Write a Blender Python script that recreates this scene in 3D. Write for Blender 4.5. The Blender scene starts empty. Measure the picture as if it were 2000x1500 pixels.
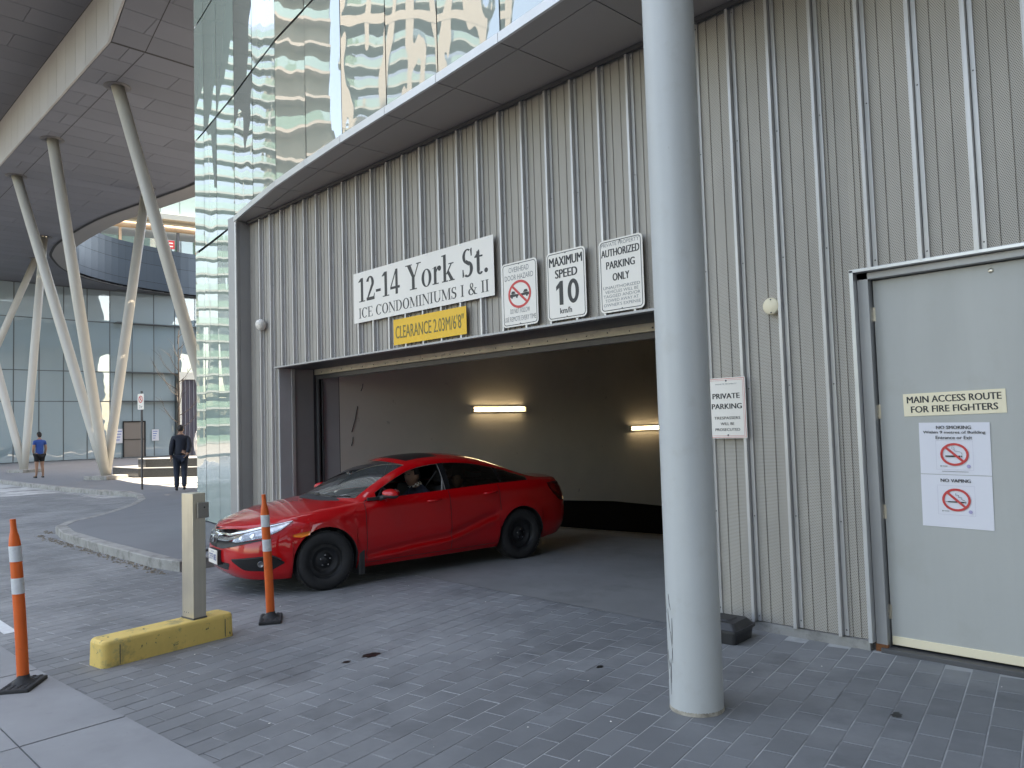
import bpy, bmesh, math, random
import numpy as np
from mathutils import Vector, Matrix
R = math.radians
PI = math.pi
random.seed(7)
scene = bpy.context.scene
COL = scene.collection

# ------------------------------------------------------------------ camera
F_PX, W_PX, H_PX = 1500.0, 2000.0, 1500.0
EYE = 1.66
pitch = math.atan(81/1500); roll = math.atan(.03); az = R(44.8)
fw0 = Vector((-math.cos(az), math.sin(az), 0)); rt0 = Vector((math.sin(az), math.cos(az), 0)); up0 = Vector((0, 0, 1))
fw = fw0*math.cos(pitch)+up0*math.sin(pitch); up1 = up0*math.cos(pitch)-fw0*math.sin(pitch)
rt = rt0*math.cos(roll)-up1*math.sin(roll); up = up1*math.cos(roll)+rt0*math.sin(roll)
cam_d = bpy.data.cameras.new('camera'); cam = bpy.data.objects.new('camera', cam_d); COL.objects.link(cam)
M = Matrix((rt, up, -fw)).transposed().to_4x4(); M.translation = Vector((0, 0, EYE))
cam.matrix_world = M
cam_d.sensor_fit = 'HORIZONTAL'; cam_d.sensor_width = 36; cam_d.lens = 36*F_PX/W_PX
cam_d.clip_start = .05; cam_d.clip_end = 3000
scene.camera = cam

def proj(p):
    d = Vector(p)-Vector((0, 0, EYE)); z = d.dot(fw)
    return 1000+F_PX*d.dot(rt)/z, 750-F_PX*d.dot(up)/z, z

# ------------------------------------------------------------------ sky, sun, exposure
SUN_EL, SUN_H = R(68), Vector((.30, .954, 0)).normalized()      # towards the sun
world = bpy.data.worlds.new('World'); scene.world = world; world.use_nodes = True
wn = world.node_tree.nodes; wl = world.node_tree.links
sky = wn.new('ShaderNodeTexSky'); sky.sky_type = 'NISHITA'; sky.sun_disc = False
sky.sun_elevation = SUN_EL; sky.sun_rotation = math.atan2(SUN_H.x, SUN_H.y)
sky.air_density = 1.0; sky.dust_density = 1.5; sky.ozone_density = 1.0
wn['Background'].inputs['Strength'].default_value = 0.15
wl.new(sky.outputs[0], wn['Background'].inputs['Color'])
sd = bpy.data.lights.new('sun', 'SUN'); so = bpy.data.objects.new('sun', sd); COL.objects.link(so)
sd.energy = 5.0; sd.angle = R(.5); sd.color = (1, .97, .92)
sdir = SUN_H*math.cos(SUN_EL)+Vector((0, 0, math.sin(SUN_EL)))
so.rotation_euler = sdir.to_track_quat('Z', 'Y').to_euler()
so.location = (0, 30, 60)
scene.view_settings.view_transform = 'Standard'; scene.view_settings.look = 'None'
scene.view_settings.gamma = 1; scene.view_settings.use_curve_mapping = False
scene.view_settings.exposure = 2.62
scene.view_settings.use_white_balance = True; scene.view_settings.white_balance_temperature = 8900; scene.view_settings.white_balance_tint = 12
scene.cycles.max_bounces = 10; scene.cycles.diffuse_bounces = 5; scene.cycles.glossy_bounces = 6
scene.cycles.transparent_max_bounces = 12; scene.cycles.sample_clamp_indirect = 6
scene.cycles.use_denoising = True; scene.cycles.caustics_reflective = False; scene.cycles.caustics_refractive = False

# ------------------------------------------------------------------ tags and objects
def tag(o, label=None, cat=None, group=None, kind=None):
    if label: o['label'] = label
    if cat: o['category'] = cat
    if group: o['group'] = group
    if kind: o['kind'] = kind
    return o
def empty(name, loc=(0, 0, 0), rz=0.0, label=None, cat=None, group=None, kind=None):
    o = bpy.data.objects.new(name, None); COL.objects.link(o)
    o.location = loc; o.rotation_euler = (0, 0, rz); o.empty_display_size = .2
    return tag(o, label, cat, group, kind)
def link(name, me, parent=None, loc=None, rz=None):
    o = bpy.data.objects.new(name, me); COL.objects.link(o)
    if parent: o.parent = parent
    if loc is not None: o.location = loc
    if rz is not None: o.rotation_euler = (0, 0, rz)
    return o
def kids(o): return [c for c in COL.objects if c.parent == o]
def copy_tree(o, parent=None, loc=None):
    c = o.copy(); COL.objects.link(c); c.parent = parent
    if loc is not None: c.location = loc
    for ch in kids(o): copy_tree(ch, c)
    return c

class MB:
    """collects shapes and links them as one mesh object"""
    def __init__(s): s.v = []; s.f = []; s.sm = []; s.tone = []
    def add(s, V, Fc, smooth=False, tone=None):
        n = len(s.v); s.v += [tuple(p) for p in V]
        s.f += [tuple(i+n for i in f) for f in Fc]; s.sm += [smooth]*len(Fc)
        s.tone += [tone if tone is not None else .5]*len(Fc)
        return s
    def box(s, x0, x1, y0, y1, z0, z1, M=None, tone=None):
        V = [Vector(p) for p in ((x0, y0, z0), (x1, y0, z0), (x1, y1, z0), (x0, y1, z0), (x0, y0, z1), (x1, y0, z1), (x1, y1, z1), (x0, y1, z1))]
        if M is not None: V = [M @ p for p in V]
        return s.add(V, [(0, 3, 2, 1), (4, 5, 6, 7), (0, 1, 5, 4), (1, 2, 6, 5), (2, 3, 7, 6), (3, 0, 4, 7)], tone=tone)
    def bbox(s, x0, x1, y0, y1, z0, z1, b=.005, M=None):
        """box with chamfered edges"""
        bm = bmesh.new(); bmesh.ops.create_cube(bm, size=1)
        for v in bm.verts:
            v.co = Vector((x0+(v.co.x+.5)*(x1-x0), y0+(v.co.y+.5)*(y1-y0), z0+(v.co.z+.5)*(z1-z0)))
        bmesh.ops.bevel(bm, geom=list(bm.edges), offset=b, segments=2, profile=.5, affect='EDGES')
        bm.verts.index_update()
        V = [(M @ v.co if M is not None else v.co.copy()) for v in bm.verts]
        s.add(V, [tuple(v.index for v in f.verts) for f in bm.faces]); bm.free(); return s
    def tube(s, pts, rad, n=12, caps=True, smooth=True):
        pts = [Vector(p) for p in pts]; k = len(pts)
        rad = rad if isinstance(rad, (list, tuple)) else [rad]*k
        V = []; ref = None
        for i, p in enumerate(pts):
            d = (pts[min(i+1, k-1)]-pts[max(i-1, 0)]).normalized()
            if ref is None: ref = Vector((0, 0, 1)) if abs(d.z) < .9 else Vector((1, 0, 0))
            a = (ref-d*ref.dot(d)).normalized(); b = d.cross(a); ref = a
            V += [p+(a*math.cos(t)+b*math.sin(t))*rad[i] for t in [2*PI*j/n for j in range(n)]]
        Fc = [(i*n+j, i*n+(j+1) % n, (i+1)*n+(j+1) % n, (i+1)*n+j) for i in range(k-1) for j in range(n)]
        s.add(V, Fc, smooth)
        if caps:
            m = len(s.v)-len(V)
            s.f += [tuple(m+j for j in reversed(range(n))), tuple(m+(k-1)*n+j for j in range(n))]; s.sm += [False, False]; s.tone += [.5, .5]
        return s
    def lathe(s, prof, n=32, M=None, smooth=True, a0=0, a1=2*PI):
        """prof: (r, z) pairs about local Z"""
        full = abs(a1-a0-2*PI) < 1e-6; m = n if full else n+1; k = len(prof)
        V = [Vector((r*math.cos(a0+(a1-a0)*j/n), r*math.sin(a0+(a1-a0)*j/n), z)) for r, z in prof for j in range(m)]
        if M is not None: V = [M @ p for p in V]
        Fc = [(i*m+j, i*m+(j+1) % m, (i+1)*m+(j+1) % m, (i+1)*m+j) for i in range(k-1) for j in range(n)]
        return s.add(V, Fc, smooth)
    def prism(s, poly, z0, z1, M=None, cap=True):
        k = len(poly); V = [Vector((x, y, z0)) for x, y in poly]+[Vector((x, y, z1)) for x, y in poly]
        if M is not None: V = [M @ p for p in V]
        Fc = [(i, (i+1) % k, k+(i+1) % k, k+i) for i in range(k)]
        if cap: Fc += [tuple(reversed(range(k))), tuple(range(k, 2*k))]
        return s.add(V, Fc)
    def mesh(s, name, mats, tone=False):
        me = bpy.data.meshes.new(name); me.from_pydata(s.v, [], s.f)
        for m in (mats if isinstance(mats, (list, tuple)) else [mats]): me.materials.append(m)
        me.polygons.foreach_set('use_smooth', s.sm)
        if tone:
            at = me.attributes.new('tone', 'FLOAT', 'FACE'); at.data.foreach_set('value', s.tone)
        me.update(); return me
    def build(s, name, mat, parent=None, loc=None, rz=None, tone=False):
        return link(name, s.mesh(name, mat, tone), parent, loc, rz)

def fix_normals(o):
    bm = bmesh.new(); bm.from_mesh(o.data); bmesh.ops.recalc_face_normals(bm, faces=bm.faces); bm.to_mesh(o.data); bm.free(); return o

# ------------------------------------------------------------------ materials
MATS = {}
def pbr(name, col, rough=.6, metal=0.0, spec=None, var=0.0, vscale=3.0, bump=0.0, bscale=60.0, coat=0.0, dirt=None, obj_rand=0.0, tone=0.0,
        streak=None, emit=None, world_pos=True, rvar=0.0):
    """procedural principled material. var: value variation by noise; dirt=(colour, amount, scale)"""
    m = bpy.data.materials.new(name); m.use_nodes = True; nt = m.node_tree; N = nt.nodes; L = nt.links
    p = N['Principled BSDF']; MATS[name] = m
    p.inputs['Roughness'].default_value = rough; p.inputs['Metallic'].default_value = metal
    if spec is not None: p.inputs['Specular IOR Level'].default_value = spec
    p.inputs['Coat Weight'].default_value = coat; p.inputs['Coat Roughness'].default_value = .03
    geo = N.new('ShaderNodeNewGeometry'); tc = N.new('ShaderNodeTexCoord')
    vec = geo.outputs['Position'] if world_pos else tc.outputs['Object']
    cur = None
    rgb = N.new('ShaderNodeRGB'); rgb.outputs[0].default_value = (*col, 1); cur = rgb.outputs[0]
    def noise(scale, detail=5, rough_=.6, v=None, stretch=None):
        t = N.new('ShaderNodeTexNoise'); t.inputs['Scale'].default_value = scale; t.inputs['Detail'].default_value = detail
        t.inputs['Roughness'].default_value = rough_
        src = v or vec
        if stretch:
            mp = N.new('ShaderNodeMapping'); mp.inputs['Scale'].default_value = stretch; L.new(src, mp.inputs['Vector']); src = mp.outputs[0]
        L.new(src, t.inputs['Vector']); return t.outputs['Fac']
    def mul(c, fac_socket, lo, hi):
        mr = N.new('ShaderNodeMapRange'); mr.inputs['From Min'].default_value = .3; mr.inputs['From Max'].default_value = .7
        mr.inputs['To Min'].default_value = lo; mr.inputs['To Max'].default_value = hi; L.new(fac_socket, mr.inputs['Value'])
        mx = N.new('ShaderNodeMix'); mx.data_type = 'RGBA'; mx.blend_type = 'MULTIPLY'; mx.inputs['Factor'].default_value = 1
        L.new(c, mx.inputs['A']); L.new(mr.outputs[0], mx.inputs['B']); return mx.outputs['Result']
    if var: cur = mul(cur, noise(vscale), 1-var, 1+var)
    if streak: cur = mul(cur, noise(streak[1], 4, .6, None, (1, 1, streak[2])), 1-streak[0], 1+streak[0])
    if obj_rand:
        oi = N.new('ShaderNodeObjectInfo'); mr = N.new('ShaderNodeMapRange'); mr.inputs['To Min'].default_value = 1-obj_rand; mr.inputs['To Max'].default_value = 1+obj_rand
        L.new(oi.outputs['Random'], mr.inputs['Value']); mx = N.new('ShaderNodeMix'); mx.data_type = 'RGBA'; mx.blend_type = 'MULTIPLY'; mx.inputs['Factor'].default_value = 1
        L.new(cur, mx.inputs['A']); L.new(mr.outputs[0], mx.inputs['B']); cur = mx.outputs['Result']
    if tone:
        at = N.new('ShaderNodeAttribute'); at.attribute_name = 'tone'; mr = N.new('ShaderNodeMapRange'); mr.inputs['To Min'].default_value = 1-tone; mr.inputs['To Max'].default_value = 1+tone
        L.new(at.outputs['Fac'], mr.inputs['Value']); mx = N.new('ShaderNodeMix'); mx.data_type = 'RGBA'; mx.blend_type = 'MULTIPLY'; mx.inputs['Factor'].default_value = 1
        L.new(cur, mx.inputs['A']); L.new(mr.outputs[0], mx.inputs['B']); cur = mx.outputs['Result']
    if dirt:
        for (dc, amt, sc, lo, hi) in dirt:
            mr = N.new('ShaderNodeMapRange'); mr.inputs['From Min'].default_value = lo; mr.inputs['From Max'].default_value = hi
            mr.inputs['To Max'].default_value = amt; L.new(noise(sc, 7, .65), mr.inputs['Value'])
            mx = N.new('ShaderNodeMix'); mx.data_type = 'RGBA'; L.new(mr.outputs[0], mx.inputs['Factor']); L.new(cur, mx.inputs['A'])
            mx.inputs['B'].default_value = (*dc, 1); cur = mx.outputs['Result']
    L.new(cur, p.inputs['Base Color'])
    if rvar:
        mr = N.new('ShaderNodeMapRange'); mr.inputs['From Min'].default_value = .3; mr.inputs['From Max'].default_value = .7
        mr.inputs['To Min'].default_value = max(0, rough-rvar); mr.inputs['To Max'].default_value = min(1, rough+rvar)
        L.new(noise(vscale*1.7), mr.inputs['Value']); L.new(mr.outputs[0], p.inputs['Roughness'])
    if bump:
        b = N.new('ShaderNodeBump'); b.inputs['Strength'].default_value = 1; b.inputs['Distance'].default_value = bump
        L.new(noise(bscale, 4), b.inputs['Height']); L.new(b.outputs[0], p.inputs['Normal'])
    if emit:
        p.inputs['Emission Color'].default_value = (*emit[0], 1); p.inputs['Emission Strength'].default_value = emit[1]
    return m

def glass_mat(name, tint, refl=.06, diffuse=None, dfac=.3, rough=.0, wave=0.0, wscale=1.0, wscale_z=1.0, base_refl=None):
    """window: transparent (or backed by a diffuse frit) plus a fresnel reflection; wave bends the reflection like real plate glass"""
    m = bpy.data.materials.new(name); m.use_nodes = True; nt = m.node_tree; N = nt.nodes; L = nt.links; MATS[name] = m
    N.remove(N['Principled BSDF']); out = N['Material Output']
    g = N.new('ShaderNodeBsdfGlossy'); g.inputs['Roughness'].default_value = rough; g.inputs['Color'].default_value = (1, 1, 1, 1)
    t = N.new('ShaderNodeBsdfTransparent'); t.inputs['Color'].default_value = (*tint, 1)
    low = t.outputs[0]
    if diffuse:
        d = N.new('ShaderNodeBsdfDiffuse'); d.inputs['Color'].default_value = (*diffuse, 1)
        mx = N.new('ShaderNodeMixShader'); mx.inputs[0].default_value = dfac; L.new(t.outputs[0], mx.inputs[1]); L.new(d.outputs[0], mx.inputs[2]); low = mx.outputs[0]
    fr = N.new('ShaderNodeFresnel'); fr.inputs['IOR'].default_value = 1.52
    mr = N.new('ShaderNodeMath'); mr.operation = 'MULTIPLY_ADD'; mr.inputs[1].default_value = 1.6; mr.inputs[2].default_value = (base_refl or 0); mr.use_clamp = True
    L.new(fr.outputs[0], mr.inputs[0])
    mix = N.new('ShaderNodeMixShader'); L.new(mr.outputs[0], mix.inputs[0]); L.new(low, mix.inputs[1]); L.new(g.outputs[0], mix.inputs[2])
    L.new(mix.outputs[0], out.inputs['Surface'])
    if wave:
        geo = N.new('ShaderNodeNewGeometry'); oi = N.new('ShaderNodeObjectInfo')
        mp = N.new('ShaderNodeMapping'); mp.inputs['Scale'].default_value = (wscale, wscale, wscale_z); L.new(geo.outputs['Position'], mp.inputs['Vector'])
        ad = N.new('ShaderNodeVectorMath'); ad.operation = 'ADD'; sc = N.new('ShaderNodeVectorMath'); sc.operation = 'SCALE'; sc.inputs['Scale'].default_value = 37.0
        L.new(oi.outputs['Random'], sc.inputs[0]); L.new(mp.outputs[0], ad.inputs[0]); L.new(sc.outputs[0], ad.inputs[1])
        no = N.new('ShaderNodeTexNoise'); no.inputs['Scale'].default_value = 1.0; no.inputs['Detail'].default_value = 1.5; L.new(ad.outputs[0], no.inputs['Vector'])
        b = N.new('ShaderNodeBump'); b.inputs['Strength'].default_value = 1; b.inputs['Distance'].default_value = wave
        L.new(no.outputs['Fac'], b.inputs['Height']); L.new(b.outputs[0], g.inputs['Normal']); L.new(b.outputs[0], fr.inputs['Normal'])
    return m

def perforated(name, col, hole, pitch=.0125):
    """punched sheet metal: staggered rows of small dark holes in grey sheet, as fine relief too"""
    m = pbr(name, col, .55, .1, var=.05, vscale=1.2, streak=(.06, 9, .15)); nt = m.node_tree; N = nt.nodes; L = nt.links; p = N['Principled BSDF']
    geo = N.new('ShaderNodeNewGeometry'); sp = N.new('ShaderNodeSeparateXYZ'); L.new(geo.outputs['Position'], sp.inputs[0])
    def mth(op, a, b=None, c=None):
        n = N.new('ShaderNodeMath'); n.operation = op
        for i, q in enumerate((a, b, c)):
            if q is None: continue
            if isinstance(q, (int, float)): n.inputs[i].default_value = q
            else: L.new(q, n.inputs[i])
        return n.outputs[0]
    sx = mth('MULTIPLY', sp.outputs['X'], 1/pitch); sz = mth('MULTIPLY', sp.outputs['Z'], 1/(pitch*.87))
    row = mth('FLOOR', sz); odd = mth('MULTIPLY', mth('MODULO', mth('ABSOLUTE', row), 2.0), .5)
    fx = mth('SUBTRACT', mth('FRACT', mth('ADD', sx, odd)), .5); fz = mth('SUBTRACT', mth('FRACT', sz), .5)
    d = mth('SQRT', mth('ADD', mth('MULTIPLY', fx, fx), mth('MULTIPLY', fz, fz)))
    mr = N.new('ShaderNodeMapRange'); mr.inputs['From Min'].default_value = .24; mr.inputs['From Max'].default_value = .34; L.new(d, mr.inputs['Value'])
    src = p.inputs['Base Color'].links[0].from_socket
    mx = N.new('ShaderNodeMix'); mx.data_type = 'RGBA'; L.new(mr.outputs[0], mx.inputs['Factor']); mx.inputs['A'].default_value = (*hole, 1); L.new(src, mx.inputs['B'])
    L.new(mx.outputs['Result'], p.inputs['Base Color'])
    return m

m_paver = pbr('paver_stone', (.198, .204, .208), .62, obj_rand=.11, var=.12, vscale=.9, bump=.0012, bscale=120, rvar=.12,
              dirt=[((.36, .36, .36), .7, .45, .46, .70), ((.055, .055, .06), .4, 1.7, .56, .72), ((.33, .33, .33), .5, 26, .70, .78)])
m_paver_far = pbr('paver_stone_far', (.198, .204, .208), .62, tone=.11, var=.12, vscale=.9, bump=.0012, bscale=120, rvar=.12,
              dirt=[((.36, .36, .36), .7, .45, .46, .70), ((.055, .055, .06), .4, 1.7, .56, .72), ((.33, .33, .33), .5, 26, .70, .78)])
m_grout = pbr('paver_sand_joint', (.48, .48, .47), .9, var=.35, vscale=1.1, dirt=[((.12, .12, .12), .8, .8, .50, .62)])
m_slab = pbr('sidewalk_concrete', (.30, .305, .31), .8, var=.10, vscale=1.3, bump=.0008, bscale=200, obj_rand=.05, dirt=[((.19, .19, .19), .4, 2.1, .5, .75), ((.12, .12, .12), .5, 14, .66, .75)])
m_conc = pbr('apron_concrete', (.21, .21, .205), .8, var=.12, vscale=1.1, bump=.001, bscale=150, dirt=[((.08, .08, .08), .5, 1.3, .52, .75)])
m_kerb = pbr('kerb_concrete', (.34, .33, .31), .85, var=.15, vscale=3, bump=.003, bscale=60, dirt=[((.15, .145, .13), .7, 5, .5, .65)])
m_asphalt = pbr('asphalt', (.07, .072, .078), .8, var=.15, vscale=.5, bump=.002, bscale=150)
m_walk = pbr('plaza_paving', (.19, .195, .205), .7, var=.1, vscale=.8, bump=.001, bscale=90, dirt=[((.12, .12, .125), .4, .8, .5, .7)])
m_marking = pbr('road_paint', (.7, .72, .72), .7, var=.1, vscale=20)
m_perf = perforated('perforated_aluminium', (.475, .437, .39), (.13, .12, .105))
m_rib = pbr('rib_aluminium', (.57, .555, .545), .38, .3, var=.05, vscale=2, streak=(.08, 20, .1))
m_frame = pbr('grey_metal_frame', (.36, .36, .365), .45, .4, var=.06, vscale=2)
m_frame_dk = pbr('dark_metal', (.10, .10, .105), .5, .3, var=.1, vscale=5)
m_lightmetal = pbr('light_metal', (.66, .66, .66), .35, .5, var=.05, vscale=3)
m_soffit = pbr('soffit_metal', (.37, .34, .32), .42, .15, var=.04, vscale=.6, obj_rand=.04, rvar=.05)
m_beige = pbr('beige_steel', (.74, .68, .54), .5, .1, var=.12, vscale=6, dirt=[((.15, .13, .1), .6, 9, .6, .72)])
m_intwall = pbr('painted_block_wall', (.86, .81, .73), .75, var=.06, vscale=.7, dirt=[((.22, .2, .18), .5, 3.3, .66, .74), ((.12, .11, .1), .7, 7, .72, .78)])
m_intgrey = pbr('grey_wall_paint', (.50, .50, .51), .6, var=.05, vscale=2)
m_black = pbr('black_paint', (.012, .012, .013), .6)
m_intdark = pbr('garage_ceiling', (.48, .45, .40), .9)
m_col = pbr('column_paint', (.53, .545, .54), .42, 0, var=.03, vscale=1.2, bump=.0012, bscale=18, streak=(.03, 7, .06), dirt=[((.42, .40, .36), .35, 4.5, .56, .72), ((.25, .24, .22), .5, 24, .70, .76)])
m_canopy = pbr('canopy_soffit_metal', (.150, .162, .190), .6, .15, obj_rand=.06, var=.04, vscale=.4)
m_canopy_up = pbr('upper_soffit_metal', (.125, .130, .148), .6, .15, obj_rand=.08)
m_fascia = pbr('fascia_metal', (.42, .41, .40), .5, .2, obj_rand=.04, var=.05, vscale=.6)
m_ring = pbr('drum_metal', (.085, .11, .14), .35, .25, obj_rand=.05)
m_vcol = pbr('canopy_column_paint', (.50, .48, .43), .45, var=.03, vscale=1)
m_granite = pbr('dark_granite', (.03, .03, .032), .25, var=.3, vscale=30)
m_mullion = pbr('mullion_dark', (.10, .12, .13), .5, .3)
m_orange = pbr('orange_plastic', (.85, .135, .02), .45, var=.06, vscale=8, dirt=[((.25, .06, .02), .5, 9, .62, .74)])
m_refl = pbr('white_reflective_tape', (.72, .74, .76), .35, var=.08, vscale=25, dirt=[((.4, .38, .36), .6, 20, .55, .7)])
m_rubber = pbr('black_rubber', (.035, .035, .037), .75, var=.25, vscale=18, bump=.002, bscale=60)
m_yellow = pbr('yellow_paint', (.86, .60, .18), .6, var=.08, vscale=5, bump=.0015, bscale=50,
               dirt=[((.75, .62, .26), .6, 3, .5, .62), ((.06, .05, .04), .9, 15, .625, .66), ((.25, .2, .1), .7, 6, .56, .70)])
m_steel = pbr('brushed_steel', (.66, .60, .50), .36, .9, var=.06, vscale=3, streak=(.05, 60, .03), rvar=.08)
m_signw = pbr('sign_white', (.84, .79, .725), .4, var=.02, vscale=3)
m_paper = pbr('paper_white', (.80, .79, .84), .6)
m_signy = pbr('sign_yellow', (.88, .49, .01), .4, var=.02, vscale=3)
m_ink = pbr('sign_ink', (.025, .025, .027), .5)
m_inkgrey = pbr('sign_ink_grey', (.22, .22, .22), .5)
m_red = pbr('sign_red', (.66, .05, .05), .45)
m_cream = pbr('cream_plate', (.93, .82, .60), .45)
m_box = pbr('black_box_plastic', (.03, .03, .032), .5, var=.2, vscale=9, dirt=[((.12, .12, .12), .4, 6, .55, .7)])
m_rust = pbr('rust', (.22, .08, .03), .8, var=.3, vscale=30)
m_doorpaint = pbr('door_paint', (.46, .465, .445), .42, var=.03, vscale=1.2, bump=.0005, bscale=9, streak=(.035, 5, .12), dirt=[((.36, .35, .30), .4, 1.8, .52, .74), ((.22, .2, .17), .5, 9, .70, .77)])
# ------------------------------------------------------------------ lettering (flat print)
_tc = {}
def text_geo(body):
    """triangles of a text in the built-in font, unit box (x0..x1, 0..cap)"""
    if body in _tc: return _tc[body]
    cu = bpy.data.curves.new('lettering', 'FONT'); cu.body = body; cu.size = 1; cu.resolution_u = 3; cu.offset = 0.0
    o = bpy.data.objects.new('lettering', cu); COL.objects.link(o)
    dg = bpy.context.evaluated_depsgraph_get(); me = o.evaluated_get(dg).to_mesh()
    V = [(v.co.x, v.co.y) for v in me.vertices]; Fc = [tuple(p.vertices) for p in me.polygons]
    bpy.data.objects.remove(o); bpy.data.curves.remove(cu)
    _tc[body] = (V, Fc); return _tc[body]
def put_text(mb, body, x0, x1, z0, z1, y, M=None, bold=0.0):
    """fits the text into the rectangle on the plane y (read from -y)"""
    V, Fc = text_geo(body)
    xs = [v[0] for v in V]; ys = [v[1] for v in V]; a, b, c, d = min(xs), max(xs), min(ys), max(ys)
    offs = [(0, 0)] if not bold else [(-bold, 0), (bold, 0), (0, 0)]
    for i, (ox, oz) in enumerate(offs):
        P = [Vector((x0+(v[0]-a)/(b-a)*(x1-x0)+ox, y-.0002*i, z0+(v[1]-c)/(d-c)*(z1-z0)+oz)) for v in V]
        if M is not None: P = [M @ p for p in P]
        mb.add(P, Fc)
# a small serif alphabet: every glyph is a list of polygons in a box of cap height 1
def _arc(cx, cy, rx, ry, ix, iy, a0, a1, n=18):
    o = []; t = [R(a0+(a1-a0)*k/n) for k in range(n+1)]
    return [[(cx+rx*math.cos(t[k]), cy+ry*math.sin(t[k])), (cx+rx*math.cos(t[k+1]), cy+ry*math.sin(t[k+1])),
             (cx+ix*math.cos(t[k+1]), cy+iy*math.sin(t[k+1])), (cx+ix*math.cos(t[k]), cy+iy*math.sin(t[k]))] for k in range(n)]
def _r(a, b, c, d): return [(a, b), (c, b), (c, d), (a, d)]
B, S, T = .155, .045, .04        # thick stem, thin stroke, serif height
SERIF = {
 '1': (.52, [_r(.20, 0, .20+B, 1), _r(.08, 0, .48, T), [(.05, .83), (.20, .86), (.20, .97), (.30, 1), (.20, 1), (.05, .87)]]),
 '2': (.62, _arc(.29, .72, .25, .28, .09, .22, -25, 165)+[[(.36, .64), (.515, .60), (.20, .13), (.05, .0), (.05, .04)], _r(.05, 0, .56, .13), [(.50, .13), (.56, .13), (.59, .26), (.555, .26)]]),
 '-': (.38, [_r(.04, .27, .34, .38)]),
 '4': (.62, [_r(.34, 0, .34+B*.9, 1), _r(.03, .22, .60, .32), [(.03, .30), (.10, .32), (.36, .86), (.36, 1)]]),
 'Y': (.86, [[(.06, 1), (.27, 1), (.50, .50), (.34, .50)], [(.70, 1), (.76, 1), (.50, .46), (.44, .46)], _r(.34, 0, .34+B, .52), _r(.22, 0, .62, T), _r(-.02, 1-T, .36, 1), _r(.60, 1-T, .86, 1)]),
 'o': (.60, _arc(.29, .33, .27, .345, .125, .31, 0, 360, 30)),
 'r': (.50, [_r(.09, 0, .09+B*.9, .62), _r(.01, 0, .34, T), [(.0, .62), (.09, .62), (.09, .66), (.23, .67), (.23, .62), (.0, .60)], [(.22, .42), (.30, .56), (.30, .66), (.22, .54)]]+_arc(.39, .57, .09, .10, 0.001, 0.001, 0, 360, 12)+[[(.28, .56), (.40, .60), (.40, .67), (.30, .66)]]),
 'k': (.66, [_r(.09, 0, .09+B*.9, 1), _r(.01, 0, .32, T), [(.0, 1), (.23, 1.02), (.23, .96), (.0, .96)], [(.22, .28), (.28, .26), (.53, .62), (.46, .62)], [(.26, .36), (.36, .42), (.60, .04), (.44, .04)], _r(.36, 0, .66, T), _r(.36, .62, .62, .66)]),
 'S': (.62, _arc(.30, .73, .24, .27, .11, .22, 55, 250)+_arc(.30, .27, .26, .29, .11, .22, -130, 75)+[[(.18, .50), (.24, .62), (.42, .50), (.36, .38)], [(.47, .72), (.52, .72), (.52, 1), (.48, 1), (.44, .93)], [(.05, .28), (.10, .28), (.13, .07), (.09, 0), (.05, 0)]]),
 't': (.44, [_r(.12, .12, .12+B*.9, .82), _r(.02, .60, .40, .66), [(.02, .62), (.12, .66), (.26, .86), (.20, .86)]]+_arc(.27, .14, .15, .16, .03, .10, 180, 330)),
 '.': (.26, _arc(.11, .085, .085, .085, 0.001, 0.001, 0, 360, 14)),
 'I': (.40, [_r(.13, 0, .13+B*.85, 1), _r(.03, 0, .36, T), _r(.03, 1-T, .36, 1)]),
 'C': (.80, _arc(.42, .5, .38, .515, .22, .46, 45, 318, 26)+[[(.70, .72), (.74, .72), (.74, 1), (.70, 1), (.66, .90)]]),
 'E': (.72, [_r(.12, 0, .12+B*.85, 1), _r(.02, 0, .64, T), _r(.02, 1-T, .62, 1), _r(.2, .49, .48, .54), [(.64, 0), (.68, .24), (.64, .24), (.56, .04)], [(.62, 1), (.64, .78), (.60, .78), (.54, .96)], _r(.46, .40, .49, .63)]),
 'O': (.84, _arc(.42, .5, .38, .515, .22, .46, 0, 360, 34)),
 'N': (.86, [_r(.12, 0, .12+S, 1), [(.06, 1), (.24, 1), (.74, .10), (.74, -.02), (.69, -.02)], _r(.70, 0, .70+S, 1), _r(.02, 0, .28, T), _r(.60, 1-T, .86, 1), _r(.0, 1-T, .2, 1)]),
 'D': (.84, [_r(.12, 0, .12+B*.85, 1), _r(.02, 0, .40, T), _r(.02, 1-T, .40, 1)]+_arc(.36, .5, .42, .5, .26, .455, -90, 90, 18)),
 'M': (1.02, [_r(.12, 0, .12+S, 1), [(.07, 1), (.24, 1), (.55, .16), (.49, .0)], [(.80, 1), (.83, 1), (.52, .0), (.49, .0)], _r(.78, 0, .78+B*.85, 1), _r(.02, 0, .28, T), _r(.70, 0, 1.0, T), _r(.02, 1-T, .2, 1), _r(.80, 1-T, 1.0, 1)]),
 'U': (.86, [_r(.12, .32, .12+B*.85, 1), _r(.70, .32, .70+S, 1), _r(.02, 1-T, .36, 1), _r(.60, 1-T, .84, 1)]+_arc(.435, .34, .31, .36, .18, .30, 180, 360, 16)),
 '&': (.92, _arc(.38, .79, .17, .22, .07, .18, -60, 240, 20)+_arc(.32, .26, .28, .28, .14, .22, 90, 330, 18)+[[(.22, .66), (.34, .72), (.80, .02), (.62, .02)], [(.55, .12), (.62, .10), (.78, .52), (.73, .52)], _r(.62, .52, .88, .56), _r(.62, 0, .90, .05)]),
 ' ': (.34, []),
}
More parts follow.
